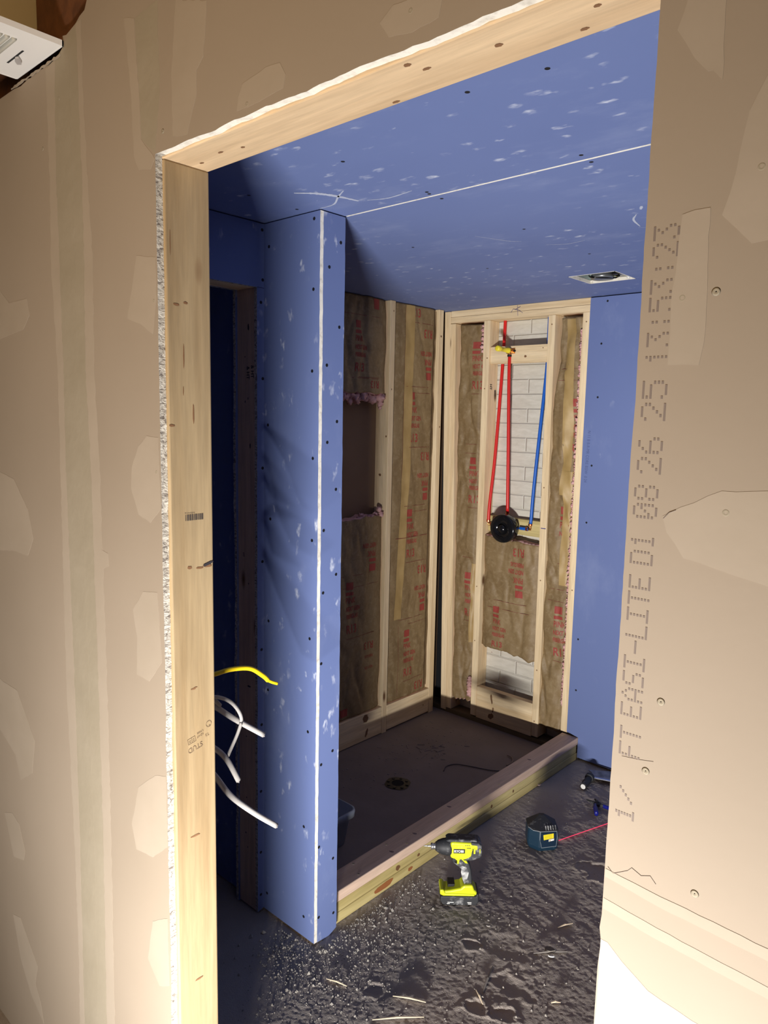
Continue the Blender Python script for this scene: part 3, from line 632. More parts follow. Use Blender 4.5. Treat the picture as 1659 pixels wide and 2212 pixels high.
for st, x0, zz in ((s1, -1.134, [2.02, 1.86, .78, .47]), (s2, -.745, [2.17, 1.36, .88, .40, .12]), (s3, -.565, [2.17, .86])):
    mark(st, knotf([((x0+random.uniform(-.008, .008), YS, z), (0, -1, 0), .0035, .0035, (1, 0, 0), (0, 0, 1)) for z in zz]), 'knot', KNOT)

# ------------------------------------------------------------------ LONG SHOWER WALL FRAMING (face towards +x)
def xtimber(y0b, y1b, y0t, y1t, zb, zt, m, label):
    mb = MB(); x0, x1 = XS-.089, XS; v = [(x0, y0b, zb), (x1, y0b, zb), (x1, y1b, zb), (x0, y1b, zb), (x0, y0t, zt), (x1, y0t, zt), (x1, y1t, zt), (x0, y1t, zt)]
    mb.add(v, [(0, 3, 2, 1), (4, 5, 6, 7), (0, 1, 5, 4), (1, 2, 6, 5), (2, 3, 7, 6), (3, 0, 4, 7)])
    return setp(mb.build('wall_stud', m, bevel=.002, center=True), label, 'stud')
sa = xtimber(2.104, 2.141, 2.107, 2.144, .0, 2.281, PZ, 'pine stud on the long shower wall beside the open cavity, dark knots')
mark(sa, knotf([((XS, 2.125, 1.84), (1, 0, 0), .003, .005, (0, 1, 0), (0, 0, 1)), ((XS-.05, 2.1045, 1.40), (0, -1, 0), .008, .007, (1, 0, 0), (0, 0, 1)), ((XS-.012, 2.1045, 1.60), (0, -1, 0), .005, .005, (1, 0, 0), (0, 0, 1)), ((XS, 2.13, 2.23), (1, 0, 0), .003, .005, (0, 1, 0), (0, 0, 1))]), 'knot', KNOT)
sb = xtimber(2.505, 2.547, 2.501, 2.539, .0, 2.281, PZ, 'pine stud on the long shower wall nearest the far corner')
mark(sb, knotf([((XS, 2.52, 2.14), (1, 0, 0), .006, .006, (0, 1, 0), (0, 0, 1)), ((XS, 2.53, 1.65), (1, 0, 0), .004, .006, (0, 1, 0), (0, 0, 1)), ((XS, 2.52, .08), (1, 0, 0), .004, .004, (0, 1, 0), (0, 0, 1))]), 'knot', KNOT)
xtimber(1.665, 1.703, 1.665, 1.703, .0, 2.281, PZ, 'pine stud on the long shower wall hidden behind the blue stub')
k1 = timber((XS-.038, 1.704, .006), (XS, 2.1025, .152), PINE[1], 'pine block at the foot of the left stud bay, two brown knots', 'blocking', 'blocking_board', .002)
mark(k1, knotf([((XS, 1.975, .125), (1, 0, 0), .020, .022, (0, 1, 0), (0, 0, 1)), ((XS, 1.985, .045), (1, 0, 0), .010, .026, (0, 1, .1), (0, .3, 1))]), 'knot', KNOT)
k2 = timber((XS-.038, 2.1425, .010), (XS, 2.504, .150), PINE[1], 'pine block at the foot of the middle stud bay beside the far corner', 'blocking', 'blocking_board', .002)
mark(k2, knotf([((XS, 2.455, .062), (1, 0, 0), .004, .004, (0, 1, 0), (0, 0, 1))]), 'knot', KNOT)
timber((XS-.089, 1.704, .0), (XS-.040, 2.1025, .030), TREAT_DK, 'dark plate behind the block of the left stud bay', 'bottom plate', 'bottom_plate')
timber((XS-.089, 2.1425, .0), (XS-.040, 2.504, .030), TREAT_DK, 'dark plate behind the block of the middle stud bay', 'bottom plate', 'bottom_plate')

# ------------------------------------------------------------------ INSULATION
class Batt:
    def __init__(s, name, axis, plane, sgn, u0, u1, z0, z1, label, seed, bulge=.006, wr=.006, top=None, bot=None, left=None, right=None, base=-.014):
        s.axis, s.plane, s.sgn, s.u0, s.u1, s.z0, s.z1, s.seed, s.bulge, s.wr, s.base = axis, plane, sgn, u0, u1, z0, z1, seed, bulge, wr, base
        nu = max(6, int((u1-u0)/.006)); nz = max(6, int((z1-z0)/.009)); vs = []
        for j in range(nz+1):
            for i in range(nu+1):
                a, b = i/nu, j/nz; za = z0+(bot(a) if bot else 0); zb = z1+(top(a) if top else 0); z = za+(zb-za)*b
                ua = u0+(left(z) if left else 0); ub = u1+(right(z) if right else 0); uu = ua+(ub-ua)*a
                vs.append(s.P(uu, z, 0))
        n1 = len(vs); fs = []
        for j in range(nz):
            for i in range(nu):
                k = j*(nu+1)+i; fs.append([k, k+1, k+nu+2, k+nu+1])
        mb = MB(); mb.add(vs, fs, 0)
        # sides and back to give the batt its depth
        rim = [i for i in range(nu+1)]+[j*(nu+1)+nu for j in range(1, nz+1)]+[nz*(nu+1)+i for i in range(nu-1, -1, -1)]+[j*(nu+1) for j in range(nz-1, 0, -1)]
        bk = []
        for k in rim:
            p = list(vs[k]); p[0 if axis == 'y' else 1] = plane-sgn*.080; bk.append(tuple(p))
        b0 = len(mb.v); mb.v += bk; m = len(rim)
        for k in range(m):
            j = (k+1) % m; mb.f.append([rim[k], rim[j], b0+j, b0+k]); mb.mi.append(1)
        s.o = setp(mb.build(name, [KRAFT, FLUFF], smooth=True), label, 'insulation')
    def h(s, uu, z):
        t = (uu-s.u0)/(s.u1-s.u0); e = math.exp(-((t)/.06)**2)+math.exp(-((1-t)/.06)**2)
        w = abs(fbm(uu*7+z*1.5+s.seed, z*2.6-uu*1.2, s.seed, 3))*1.1+abs(fbm(uu*16-z*3, z*6+s.seed, s.seed, 2))*.35
        return s.base+s.bulge*math.sin(math.pi*min(1, max(0, t)))-s.wr*(1-min(1, w*1.7))+s.wr*.5-.012*e
    def P(s, uu, z, off=.0):
        d = s.plane+s.sgn*(s.h(uu, z)+off); return (d, uu, z) if s.axis == 'y' else (uu, d, z)
    def strip(s, pts, m, nm='tape', off=.0016):
        """pts: list of (uL, uR, z)"""
        vs = []; fs = []; rows = []
        for i in range(len(pts)-1):
            a, b = pts[i], pts[i+1]; n = max(1, int(abs(b[2]-a[2])/.02))
            for k in range(n): t = k/n; rows.append(tuple(a[q]+(b[q]-a[q])*t for q in range(3)))
        rows.append(pts[-1]); nu = 6
        for uL, uR, z in rows:
            for k in range(nu+1): vs.append(s.P(uL+(uR-uL)*k/nu, z, off))
        for j in range(len(rows)-1):
            for k in range(nu): q = j*(nu+1)+k; fs.append([q, q+1, q+nu+2, q+nu+1])
        mb = MB(); mb.add(vs, fs); return mb.build(nm, m, s.o, smooth=True)
    def quad(s, mb, ua, ub, za, zb, mi=0):
        n = 5; vs = [s.P(ua+(ub-ua)*i/n, za+(zb-za)*j/n, .0011) for j in range(n+1) for i in range(n+1)]
        mb.add(vs, [[j*(n+1)+i, j*(n+1)+i+1, (j+1)*(n+1)+i+1, (j+1)*(n+1)+i] for j in range(n) for i in range(n)], mi)
    def text(s, mb, t, size, uu, z, flip=False, cond=.62, bold=.01, mi=0, lim=None):
        sg = -1 if flip else 1; vs, fs = text_verts(t, size, cond, bold); X = []
        keep = []
        for a, b in vs:
            q = uu+sg*a
            X.append(s.P(min(max(q, s.u0+.004), s.u1-.004), z+sg*b, .0011))
        mb.add(X, fs, mi)
    def block(s, mb, uu, z, flip=False, full=True, k=1.0, wl=.17, parts='srbpngfR'):
        """printed block: z is the baseline of R13; flip turns it upside down"""
        g = -1 if flip else 1; q = lambda d: z+g*d*k
        def rect(a, b, c, d, mi=0): s.quad(mb, *(sorted((uu+g*a*k, uu+g*b*k))), *(sorted((q(c), q(d)))), mi)
        if 'R' in parts: s.text(mb, 'R13', .062*k, uu, z, flip, .75, .02)
        if 'f' in parts: s.text(mb, 'FIBERGLAS', .030*k, uu, q(.076), flip, .60, .03)
        if 'n' in parts: s.text(mb, 'NEXT GEN', .032*k, uu, q(.114), flip, .62, .03)
        if 'p' in parts: s.text(mb, 'PINK', .042*k, uu, q(.155), flip, .66, .02)
        if 'b' in parts: rect(0, .046, .195, .212)
        if 's' in parts: rect(.002, .044, .224, .262)
        if 'l' in parts: rect(0, wl, -.030, -.0275, 1)
def tear(amp, seed, fr=7): return lambda a: amp*(noise.noise(Vector((a*fr, seed, 0)))+.5*noise.noise(Vector((a*fr*3, seed, 5))))
def fluff(parent, pts, r0, seed):
    """tufts: lumpy blobs around points, one mesh"""
    mb = MB(); rs = random.Random(seed)
    for (p, r_) in pts:
        n1, n2 = 7, 10; vs = []; c = Vector(p); sd = rs.random()*50
        for i in range(n1+1):
            th = math.pi*i/n1
            for j in range(n2):
                ph = 2*math.pi*j/n2; d = Vector((math.sin(th)*math.cos(ph), math.sin(th)*math.sin(ph), math.cos(th)))
                q = 1+.75*noise.noise(d*2.1+Vector((sd, 0, 0))); vs.append(tuple(c+d*r_*r0*q))
        mb.add(vs, [[i*n2+j, i*n2+(j+1) % n2, (i+1)*n2+(j+1) % n2, (i+1)*n2+j] for i in range(n1) for j in range(n2)])
    return mb.build('fiberglass_tuft', FLUFF, parent, smooth=True)
def printing(b, fn):
    parts = []
    class Rec:
        def __getattr__(s, k):
            def call(mb, *a, **kw):
                if k == 'block':
                    for ch in kw.pop('parts', 'srbpngfR')+'l': m_ = MB(); b.block(m_, *a, parts=ch, **kw); parts.append(('quad' if ch in 'lrsb' else 'text', m_)) if m_.v else None
                else: m_ = MB(); getattr(type(b), k)(b, m_, *a, **kw); parts.append((k, m_))
            return call
    fn(Rec())
    for k, m_ in parts: m_.build({'quad': 'printed_mark', 'text': 'printed_word'}[k], [RED_INK, RED_LINE], b.o)
L1 = Batt('insulation_batt', 'y', XS, 1, 1.706, 2.098, 1.815, 2.279, 'kraft-faced insulation batt hanging torn at top left of the shower, pink edge below', 1.3, wr=.012, bot=tear(.012, 2), top=lambda a: 0)
printing(L1, lambda R: (R.block(0, 1.862, 1.918, False, k=.92, wl=.19), R.quad(0, 1.99, 2.035, 2.225, 2.275), R.quad(0, 1.78, 2.04, 2.185, 2.187, 1), R.text(0, 'R13', .05, 2.035, 1.875, True, .8, .02), R.quad(0, 1.85, 2.03, 1.885, 1.8875, 1)))
fluff(L1.o, [((XS-.03+random.uniform(-.015, .01), 1.72+i*.0215, 1.806+random.uniform(-.022, .006)), random.uniform(.7, 1.25)) for i in range(18)]+[((XS-.03, 2.07, 1.765), .8), ((XS-.03, 2.072, 1.745), .5), ((XS-.035, 1.86, 1.77), .7), ((XS-.035, 1.80, 1.78), .6)], .019, 2)
L2 = Batt('insulation_batt', 'y', XS, 1, 1.706, 2.098, .160, 1.185, 'shadowed insulation batt filling the lower left stud bay, torn top', 2.7, wr=.009, top=lambda a: .012*a+tear(.012, 5)(a))
printing(L2, lambda R: (R.block(0, 1.828, .612, False, wl=.21), R.block(0, 2.04, 1.172, True, parts='ngpbs', wl=.01), R.quad(0, 1.75, 2.06, .905, .907, 1), R.quad(0, 1.75, 2.06, .845, .847, 1), R.text(0, 'R13', .055, 2.035, .535, True, .8, .01), R.text(0, 'FIBERGLAS', .022, 2.035, .465, True), R.text(0, 'NEXT GEN', .022, 2.035, .405, True), R.quad(0, 1.80, 1.85, .175, .215)))
fluff(L2.o, [((XS-.035, 1.93+i*.018, 1.190+.012*math.sin(i)), random.uniform(.5, 1.0)) for i in range(8)]+[((XS-.02, 2.07, 1.225), .8), ((XS-.02, 2.085, 1.20), .8)], .018, 3)
L3 = Batt('insulation_batt', 'y', XS, 1, 2.148, 2.498, .154, 2.279, 'tall taped kraft insulation batt between two studs left of the shower corner', 4.1, wr=.006)
def l3p(R):
    for z in (2.222, 1.570, .945, .275): R.block(0, 2.278, z, False, wl=.16)
    for z in (2.163, 1.512, .885, .215): R.block(0, 2.455, z, True, parts='Rngpbs' if z > .3 else 'R', wl=.01)
    for z in (1.86, 1.225, .60): R.quad(0, 2.31, 2.48, z-.032, z-.030, 1); R.quad(0, 2.24, 2.48, z, z+.002, 1)
    for z0, z1 in ((1.27, 1.828), (1.862, 2.25), (.60, 1.19), (.17, .57)): R.quad(0, 2.474, 2.476, z0, z1, 1); R.quad(0, 2.232, 2.234, z0, z1, 1)
printing(L3, l3p)
L3.strip([(2.236, 2.300, 2.275), (2.232, 2.303, 2.2), (2.236, 2.296, 1.46), (2.215, 2.27, 1.0), (2.196, 2.250, .61)], KRAFT_L)
L3.strip([(2.150, 2.460, 1.057), (2.150, 2.460, 1.0535)], RED_LINE, 'paper_seam', .0018)
L3.strip([(2.478, 2.497, 2.27), (2.480, 2.497, .17)], KRAFT, 'side_flange', .007)
F1 = Batt('insulation_batt', 'x', YS, -1, -1.322, -1.158, .105, 2.205, 'narrow crumpled insulation batt between the far corner studs and the pipe bay', 6.2, wr=.016, bulge=.008, left=lambda z: .042*(1-z/2.2), top=lambda a: -.008*a, bot=tear(.02, 3))
def f1p(R):
    for z in (1.86, 1.24, .60): R.block(0, -1.222, z, False, wl=.06, parts='srbpngfR', k=.95)
    for z in (1.56, 1.51, .93): R.quad(0, -1.25, -1.165, z, z+.002, 1)
printing(F1, f1p)
F1.strip([(-1.185, -1.160, .90), (-1.185, -1.160, .45)], KRAFT_L)
fluff(F1.o, [((-1.165, YS+.01, 2.19-.022*i), .6+.3*(i % 2)) for i in range(7)], .013, 5); fluff(F1.o, [((-1.165, YS+.005, .24-.018*i), 1.1) for i in range(6)], .013, 6)
F2 = Batt('insulation_batt', 'x', YS, -1, -1.113, -.766, .452, 1.072, 'short insulation batt hanging below the black valve with a torn lower edge', 8.4, wr=.012, base=-.020, bot=lambda a: -.02*a+.5*tear(.03, 6, 5)(a), top=lambda a: -.02*a+tear(.006, 8)(a))
printing(F2, lambda R: (R.block(0, -.852, 1.022, True, wl=.01, k=1.0), R.quad(0, -1.06, -.83, .722, .724, 1), R.quad(0, -1.07, -.81, .678, .680, 1), R.block(0, -1.035, .452, False, wl=.01, parts='srbpngf', k=.9), R.text(0, 'R13', .045, -1.035, .462, False, .9, .02)))
F3 = Batt('insulation_batt', 'x', YS, -1, -.728, -.588, .108, 2.196, 'crumpled taped insulation batt beside the blue drywall edge with pink fibre showing', 9.9, wr=.020, bulge=.006, left=lambda z: .03*max(0, min(1, (z-1.75)/.2)), bot=lambda a: -.01*a)
def f3p(R):
    R.block(0, -.655, .500, False, wl=.06, k=1.0); R.quad(0, -.69, -.60, .845, .847, 1); R.quad(0, -.70, -.60, .785, .787, 1); R.quad(0, -.70, -.60, 1.95, 1.952, 1); R.quad(0, -.70, -.60, 1.895, 1.897, 1)
    R.block(0, -.622, 1.545, False, wl=.03, k=1.0); R.block(0, -.655, 1.01, False, wl=.03, k=1.0, parts='srbpn')
printing(F3, f3p)
F3.strip([(-.668, -.622, 2.19), (-.663, -.612, 1.75), (-.655, -.606, 1.49), (-.665, -.622, 1.33)], KRAFT_L)
F3.strip([(-.640, -.594, 1.45), (-.640, -.594, 1.2), (-.645, -.597, .87)], KRAFT_L, off=.003)
fluff(F3.o, [((-.588+random.uniform(-.005, .002), YS+.008+random.uniform(-.003, .006), z_), random.uniform(.45, 1.05)) for z_ in sorted([.25+.0105*i+random.uniform(-.003, .003) for i in range(180)])], .0085, 7)

# ------------------------------------------------------------------ PLUMBING
def pipe(pts, rr, m, name, label, cat='pipe'):
    mb = MB(); mb.tube(smooth_pts(pts, 8), rr, 14); return setp(mb.build(name, m, smooth=True), label, cat)
YP = YS+.045
a = pipe([(-1.066, YP+.022, 2.235), (-1.069, YP+.022, 2.10), (-1.075, YP+.02, 1.9), (-1.088, YP+.008, 1.5), (-1.098, YP-.010, 1.25), (-1.101, YP-.012, 1.142)], .0085, RED_PEX, 'water_pipe', 'long red pipe running past the block down to the left of the valve')
b = pipe([(-.991, YP-.040, 2.030), (-.990, YP-.038, 1.9), (-.985, YP-.022, 1.5), (-.981, YP-.012, 1.200)], .0085, RED_PEX, 'water_pipe', 'short red pipe from the yellow stub-out down to the valve top')
c = pipe([(-.802, YP+.020, 2.235), (-.802, YP+.019, 2.1), (-.803, YP+.017, 1.95), (-.818, YP+.0, 1.6), (-.832, YP-.005, 1.35), (-.839, YP-.008, 1.150)], .0085, BLUE_PEX, 'water_pipe', 'long blue pipe down to the right of the valve')
c2_ = pipe([(-.900, YP-.012, 1.131), (-.870, YP-.012, 1.131), (-.850, YP-.012, 1.131)], .0085, BLUE_PEX, 'water_pipe', 'short level blue pipe entering the right side of the valve')
def fitting(pts, label, ring):
    t = thing('pipe_elbow', label, 'fitting', pts[1])
    mb = MB(); mb.tube([Vector(p)-Vector(pts[1]) for p in pts], .0075, 12); mb.build('body', BRASS, t, smooth=True)
    for p, d in ring: mb = MB(); p = Vector(p)-Vector(pts[1]); d = Vector(d); mb.cone(p-d*.005, p+d*.005, .0105, .0105, 16); mb.build('crimp_ring', COPPER, t)
fitting([(-1.101, YP-.012, 1.150), (-1.101, YP-.012, 1.131), (-1.050, YP-.012, 1.131)], 'brass elbow joining the red pipe to the left side of the valve', [((-1.101, YP-.012, 1.148), (0, 0, 1)), ((-1.08, YP-.012, 1.131), (1, 0, 0))])
fitting([(-.839, YP-.012, 1.160), (-.839, YP-.012, 1.131), (-.860, YP-.012, 1.131)], 'brass elbow joining both blue pipes right of the valve', [((-.839, YP-.012, 1.155), (0, 0, 1)), ((-.857, YP-.012, 1.131), (1, 0, 0))])
t = thing('shower_valve', 'round black plastic shower valve guard between the studs', 'valve', (-.970, YS, 1.126))
mb = MB(); mb.lathe([(.074, -.014), (.0755, .0), (.0765, .022), (.075, .030), (.070, .034), (.055, .036), (.036, .034), (.030, .028), (.026, .026)], (0, 0, 0), (0, -1, 0), 40); guard = mb.build('plaster_guard', BLACK_PL, t, smooth=True)
mb = MB(); mb.lathe([(.022, .022), (.022, .040), (.016, .042), (.012, .046)], (0, 0, 0), (0, -1, 0), 24); mb.build('cartridge', BLACK_PL, t, smooth=True)
for a_ in (45, 135, 225, 315):
    mb = MB(); mb.lathe([(.005, .028), (.005, .0375), (.002, .0375)], (.052*math.cos(rad(a_)), 0, .052*math.sin(rad(a_))), (0, -1, 0), 10); mb.build('screw', BLACK_PL, guard)
for k in range(3):
    mb = MB(); rr = .045; mb.tube([(rr*math.cos(rad(100+k*120+q)), -.0365, rr*math.sin(rad(100+k*120+q))) for q in range(0, 70, 10)], .0022, 8); mb.build('rib', BLACK_PL, guard)
mb = MB(); mb.box((-.04, .0, -.03), (.04, .045, .03)); mb.cone((-.012, .033, .03), (-.012, .033, .085), .009, .009, 14); mb.build('valve_body', BRASS, t, bevel=.004)
t = thing('shower_stub', 'yellow plastic shower stub-out screwed to the upper block', 'pipe stub', (-.988, YS+.012, 2.052))
mb = MB(); mb.box((-.026, -.004, -.014), (.026, .0, .014)); mb.cone((0, 0, 0), (0, -.026, 0), .013, .012, 16); mb.cone((-.002, -.010, -.008), (-.002, -.010, -.030), .0095, .0095, 14); mb.build('drop_ear_elbow', BRASS, t, bevel=.0015)
mb = MB(); mb.lathe([(.0125, .022), (.0145, .024), (.0145, .034), (.0115, .037), (.0115, .10), (.0135, .102), (.0145, .108), (.0145, .126), (.012, .130), (.004, .1305)], (0, 0, 0), (.0, -1, .03), 20); mb.build('plug', YEL, t, smooth=True)
mb = MB(); mb.cone((-.002, -.010, -.030), (-.002, -.010, -.020), .0112, .0112, 16); mb.build('crimp_ring', SCREWM, t)
mb = MB(); mb.cone((.024, -.008, .0), (.024, -.001, 0), .006, .006, 12); mb.build('mounting_screw', SCREWM, t)

# ------------------------------------------------------------------ KERB
KN = Y2+.024
cap = timber((XO-.089, KN-.02, .0767), (XO, YF+.006, .1145), PINE_PINK, 'pinkish pine board capping the shower kerb', 'kerb board', 'kerb_cap_board', .003)
for (x, y) in [(-.50, 1.02), (-.555, 1.05), (-.50, 1.28), (-.55, 1.22), (-.55, 1.75), (-.50, 1.9), (-.51, 2.35), (-.55, 2.42), (-.55, 2.55), (-.50, 2.56)]: screw(cap, local(cap, (x, y, .1145)), (0, 0, 1), NAILM)
mark(cap, knotf([((x, y, .1145), (0, 0, 1), .010, .005, (1, .4, 0), (-.4, 1, 0)) for x, y in ((-.52, 1.35), (-.545, 1.60), (-.505, 1.2), (-.53, 2.2))]), 'smudge', mat('dark_smudge', (.22, .15, .14), .8))
t1 = timber((XO-.090, KN-.01, .0387), (XO-.001, YF-.004, .0762), TREAT, 'greenish treated board in the middle of the shower kerb stack', 'kerb board', 'kerb_board', .003)
t2 = timber((XO-.088, KN-.015, .000), (XO+.0005, YF-.003, .0382), TREAT, 'greenish treated board on the floor at the bottom of the kerb', 'kerb board', 'kerb_board', .003)
XX = (1, 0, 0)
mark(t1, knotf([((XO-.001, 1.21, .056), XX, .012, .010, (0, 1, 0), (0, 0, 1)), ((XO-.001, 1.82, .052), XX, .007, .008, (0, 1, 0), (0, 0, 1)), ((XO-.001, 1.99, .056), XX, .006, .007, (0, 1, 0), (0, 0, 1)), ((XO-.001, 1.33, .053), XX, .008, .006, (0, 1, 0), (0, 0, 1))]), 'knot', mat('knot_dark', (.16, .075, .03), .7))
mark(t2, knotf([((XO+.0005, 1.135, .022), XX, .052, .013, (0, 1, .04), (0, 0, 1)), ((XO+.0005, 1.28, .02), XX, .014, .008, (0, 1, 0), (0, 0, 1))]), 'knot', mat('knot_rust', (.30, .11, .035), .6))
mb = MB(); rs = random.Random(5)
for k in range(14):
    p = Vector((XO+.004, 1.135, .010)); d = Vector((rs.uniform(0, .6), rs.uniform(-1, .4), rs.uniform(-.6, .2))).normalized(); mb.tube([p, p+d*.012+Vector((0, 0, -.002)), p+d*.026+Vector((.002, 0, -.006))], .0007, 5)
mb.build('splintered_fibres', mat('pale_fibre', (.8, .74, .62), .8), t2)

# ------------------------------------------------------------------ DRAIN, TUB, DEBRIS IN SHOWER
t = thing('floor_drain', 'black round drain flange set in the shower floor', 'drain', (-.962, 1.757, .001))
mb = MB(); n = 40; ring = []
for i in range(n):
    a0, a1 = 2*math.pi*i/n, 2*math.pi*(i+1)/n; ro = .062 if (i//5) % 2 else .058
    P = lambda r_, a, z: (r_*math.cos(a), r_*math.sin(a), z)
    mb.add([P(.029, a0, .004), P(ro, a0, .002), P(ro, a1, .002), P(.029, a1, .004), P(.029, a0, -.04), P(.029, a1, -.04)], [(0, 1, 2, 3), (0, 3, 5, 4)])
flange = mb.build('flange', DRAINM, t)
mb = MB(); mb.lathe([(.0285, .0004), (.0285, .0030), (.001, .0030)], (0, 0, 0), (0, 0, 1), 28); mb.build('opening', VOIDM, t)
for k in range(8):
    a_ = rad(22+45*k); mb = MB(); mb.lathe([(.007, .0015), (.007, .006), (.003, .0062)], (.046*math.cos(a_), .046*math.sin(a_), 0), (0, 0, 1), 12); mb.build('bolt', DRAINM, flange)
def rrect(w, d, r_, n=6):
    out = []
    for cx, cy, a0 in ((w-r_, d-r_, 0), (-w+r_, d-r_, 90), (-w+r_, -d+r_, 180), (w-r_, -d+r_, 270)):
        for k in range(n+1): a_ = rad(a0+90*k/n); out.append((cx+r_*math.cos(a_), cy+r_*math.sin(a_)))
    return out
t = thing('plastic_tub', 'clear plastic tub standing in the shower behind the blue stub wall', 'tub', (-.872, 1.178, .0015), 0)
mb = MB(); prof = [(.080, .0), (.082, .004), (.098, .118), (.112, .120), (.114, .142), (.112, .150), (.106, .150), (.104, .124), (.094, .118), (.079, .006)]
rings = [[(x*1.0, y*1.0, z) for x, y in rrect(w, w*.92, w*.28)] for w, z in prof]; m = len(rings[0]); vs = [p for rg in rings for p in rg]
mb.add(vs, [[i*m+j, i*m+(j+1) % m, (i+1)*m+(j+1) % m, (i+1)*m+j] for i in range(len(rings)-1) for j in range(m)]+[list(range(m))[::-1], [(len(rings)-1)*m+j for j in range(m)]]); mb.build('body', TUB, t, smooth=True)
mb = MB(); rg = [[(x, y, z) for x, y in rrect(w, w*.92, w*.26)] for w, z in ((.076, .008), (.083, .055), (.085, .068))]; vs = [p for q in rg for p in q]
mb.add(vs, [[i*m+j, i*m+(j+1) % m, (i+1)*m+(j+1) % m, (i+1)*m+j] for i in range(2) for j in range(m)]+[list(range(m))[::-1], [2*m+j for j in range(m)]]); mb.build('contents', mat('dark_contents', (.05, .028, .02), .8), t)
wire_pts = [(-.88, 2.0), (-.90, 2.05), (-.88, 2.10), (-.82, 2.13), (-.72, 2.17), (-.66, 2.22), (-.63, 2.28)]
mb = MB(); mb.tube(smooth_pts([(x, y, .005) for x, y in wire_pts], 8), .0022, 8); setp(mb.build('loose_wire', mat('dark_wire', (.03, .03, .06), .6), smooth=True), 'thin dark wire curled on the shower floor', 'wire')
mb = MB(); mb.tube(smooth_pts([(x, y, .008) for x, y in [(-.75, 2.36), (-.715, 2.35), (-.69, 2.31), (-.69, 2.26)]], 8), .003, 8); setp(mb.build('loose_wire', mat('tan_wire', (.25, .19, .16), .7), smooth=True), 'short tan curled strip near the kerb on the shower floor', 'wire')

# ------------------------------------------------------------------ CABLES
t = thing('electrical_box', 'blue switch box behind the left door jamb that the cables hang from', 'box', (-.115, .110, 1.12))
mb = MB(); mb.box((-.035, -.045, -.25), (.03, .02, .12)); mb.build('box_body', mat('box_blue', (.05, .09, .25), .5), t, bevel=.003)
def cable(pts, m, label, w=.0052, flat=.62, tip=True):
    P = smooth_pts(pts, 8); th = thing('cable', label, 'cable', P[0]); O = Vector(P[0]); Q = [p-O for p in P]
    mb = MB(); rr = [w]*len(Q); mb.tube(Q, rr, 14, flat=flat); mb.build('sheath', m, th, smooth=True)
    if tip:
        d = (Q[-1]-Q[-2]).normalized()
        for k in (-1, 0, 1): mb = MB(); o_ = Vector((0, .0, k*w*.45)); mb.cone(Q[-1]+o_-d*.002, Q[-1]+o_+d*.0025, .0011, .0011, 8); mb.build('wire_end', COPPER if k == 0 else WHITE_CABLE, th)
    return th
cable([(-.1, .12, 1.165), (-.1, .162, 1.163), (-.1, .202, 1.163), (-.1, .250, 1.153), (-.1, .285, 1.128), (-.1, .300, 1.113)], YEL_CABLE, 'yellow cable poking out past the left door jamb', .0052, .7, False)
mb = MB(); 
cable([(-.1, .298, 1.114), (-.1, .311, 1.106), (-.1, .327, 1.098)], YEL_CABLE, 'torn yellow sheath end beyond the yellow cable bend', .0034, .5, False)
cable([(-.1, .12, 1.118), (-.1, .161, 1.113), (-.1, .201, 1.089), (-.1, .226, 1.050), (-.1, .219, 1.020), (-.1, .190, .972)], WHITE_CABLE, 'thin white cable looping back down in an arc beside the jamb', .0040, .8, False)
cable([(-.107, .12, 1.115), (-.107, .161, 1.091), (-.107, .213, 1.047), (-.107, .293, .985)], WHITE_CABLE, 'straight white cable crossing behind the arc, pointing right and down', .0060)
cable([(-.105, .12, 1.12), (-.105, .160, 1.104), (-.105, .176, 1.088)], WHITE_CABLE, 'shortest white cable stub just past the jamb edge', .0045)
cable([(-.097, .12, 1.03), (-.097, .160, .998), (-.097, .188, .963), (-.097, .216, .908)], WHITE_CABLE, 'white cable hanging steeply down under the arc', .0060)
cable([(-.1, .12, .99), (-.1, .159, .937), (-.1, .199, .877), (-.1, .262, .812), (-.1, .325, .755)], WHITE_CABLE, 'lowest and longest white cable sloping down across the closet opening', .0062)

# ------------------------------------------------------------------ IMPACT DRIVER
VX = Vector((-.74, -.672, 0)).normalized()      # nose direction (to the left in view)
t = thing('impact_driver', 'lime green cordless impact driver standing on its battery by the kerb', 'power tool', (-.262, 1.285, -.001), math.atan2(VX.y, VX.x))
# local: +x nose, +y away/right hand side, z up; the side facing the camera is +y (left of nose)
def side(poly, y0, y1, name, m, bevel=.003, par=t): mb = MB(); mb.prism(poly, lambda a, b, d: (a, d, b), y0, y1); return mb.build(name, m, par, bevel=bevel, seg=3)
side([(-.060, .178), (-.066, .190), (-.066, .216), (-.058, .232), (.030, .236), (.034, .230), (.034, .176), (.010, .170), (-.020, .170)], -.028, .028, 'motor_housing', LIME, .009)
side([(-.072, .180), (-.076, .190), (-.076, .222), (-.066, .234), (-.038, .237), (-.036, .226), (-.058, .224), (-.058, .212), (-.040, .209), (-.036, .186), (-.020, .176), (-.010, .168), (-.040, .168)], -.0295, .0295, 'rear_overmould', DARK_PL, .006)
side([(-.060, .229), (-.058, .240), (.040, .243), (.052, .235), (.034, .229)], -.022, .022, 'top_overmould', DARK_PL, .006)
mb = MB(); mb.lathe([(.0285, .0), (.0300, .004), (.0300, .016), (.0285, .020), (.0270, .030), (.0210, .046), (.0150, .054), (.0135, .056)], (.030, 0, .204), (1, 0, 0), 28); mb.build('gear_case', RUBBER, t, smooth=True)
mb = MB(); mb.lathe([(.0095, .0), (.0110, .002), (.0110, .006), (.0095, .007), (.0110, .009), (.0110, .016), (.0080, .018)], (.084, 0, .204), (1, 0, 0), 20); mb.build('chuck', STEEL, t, smooth=True)
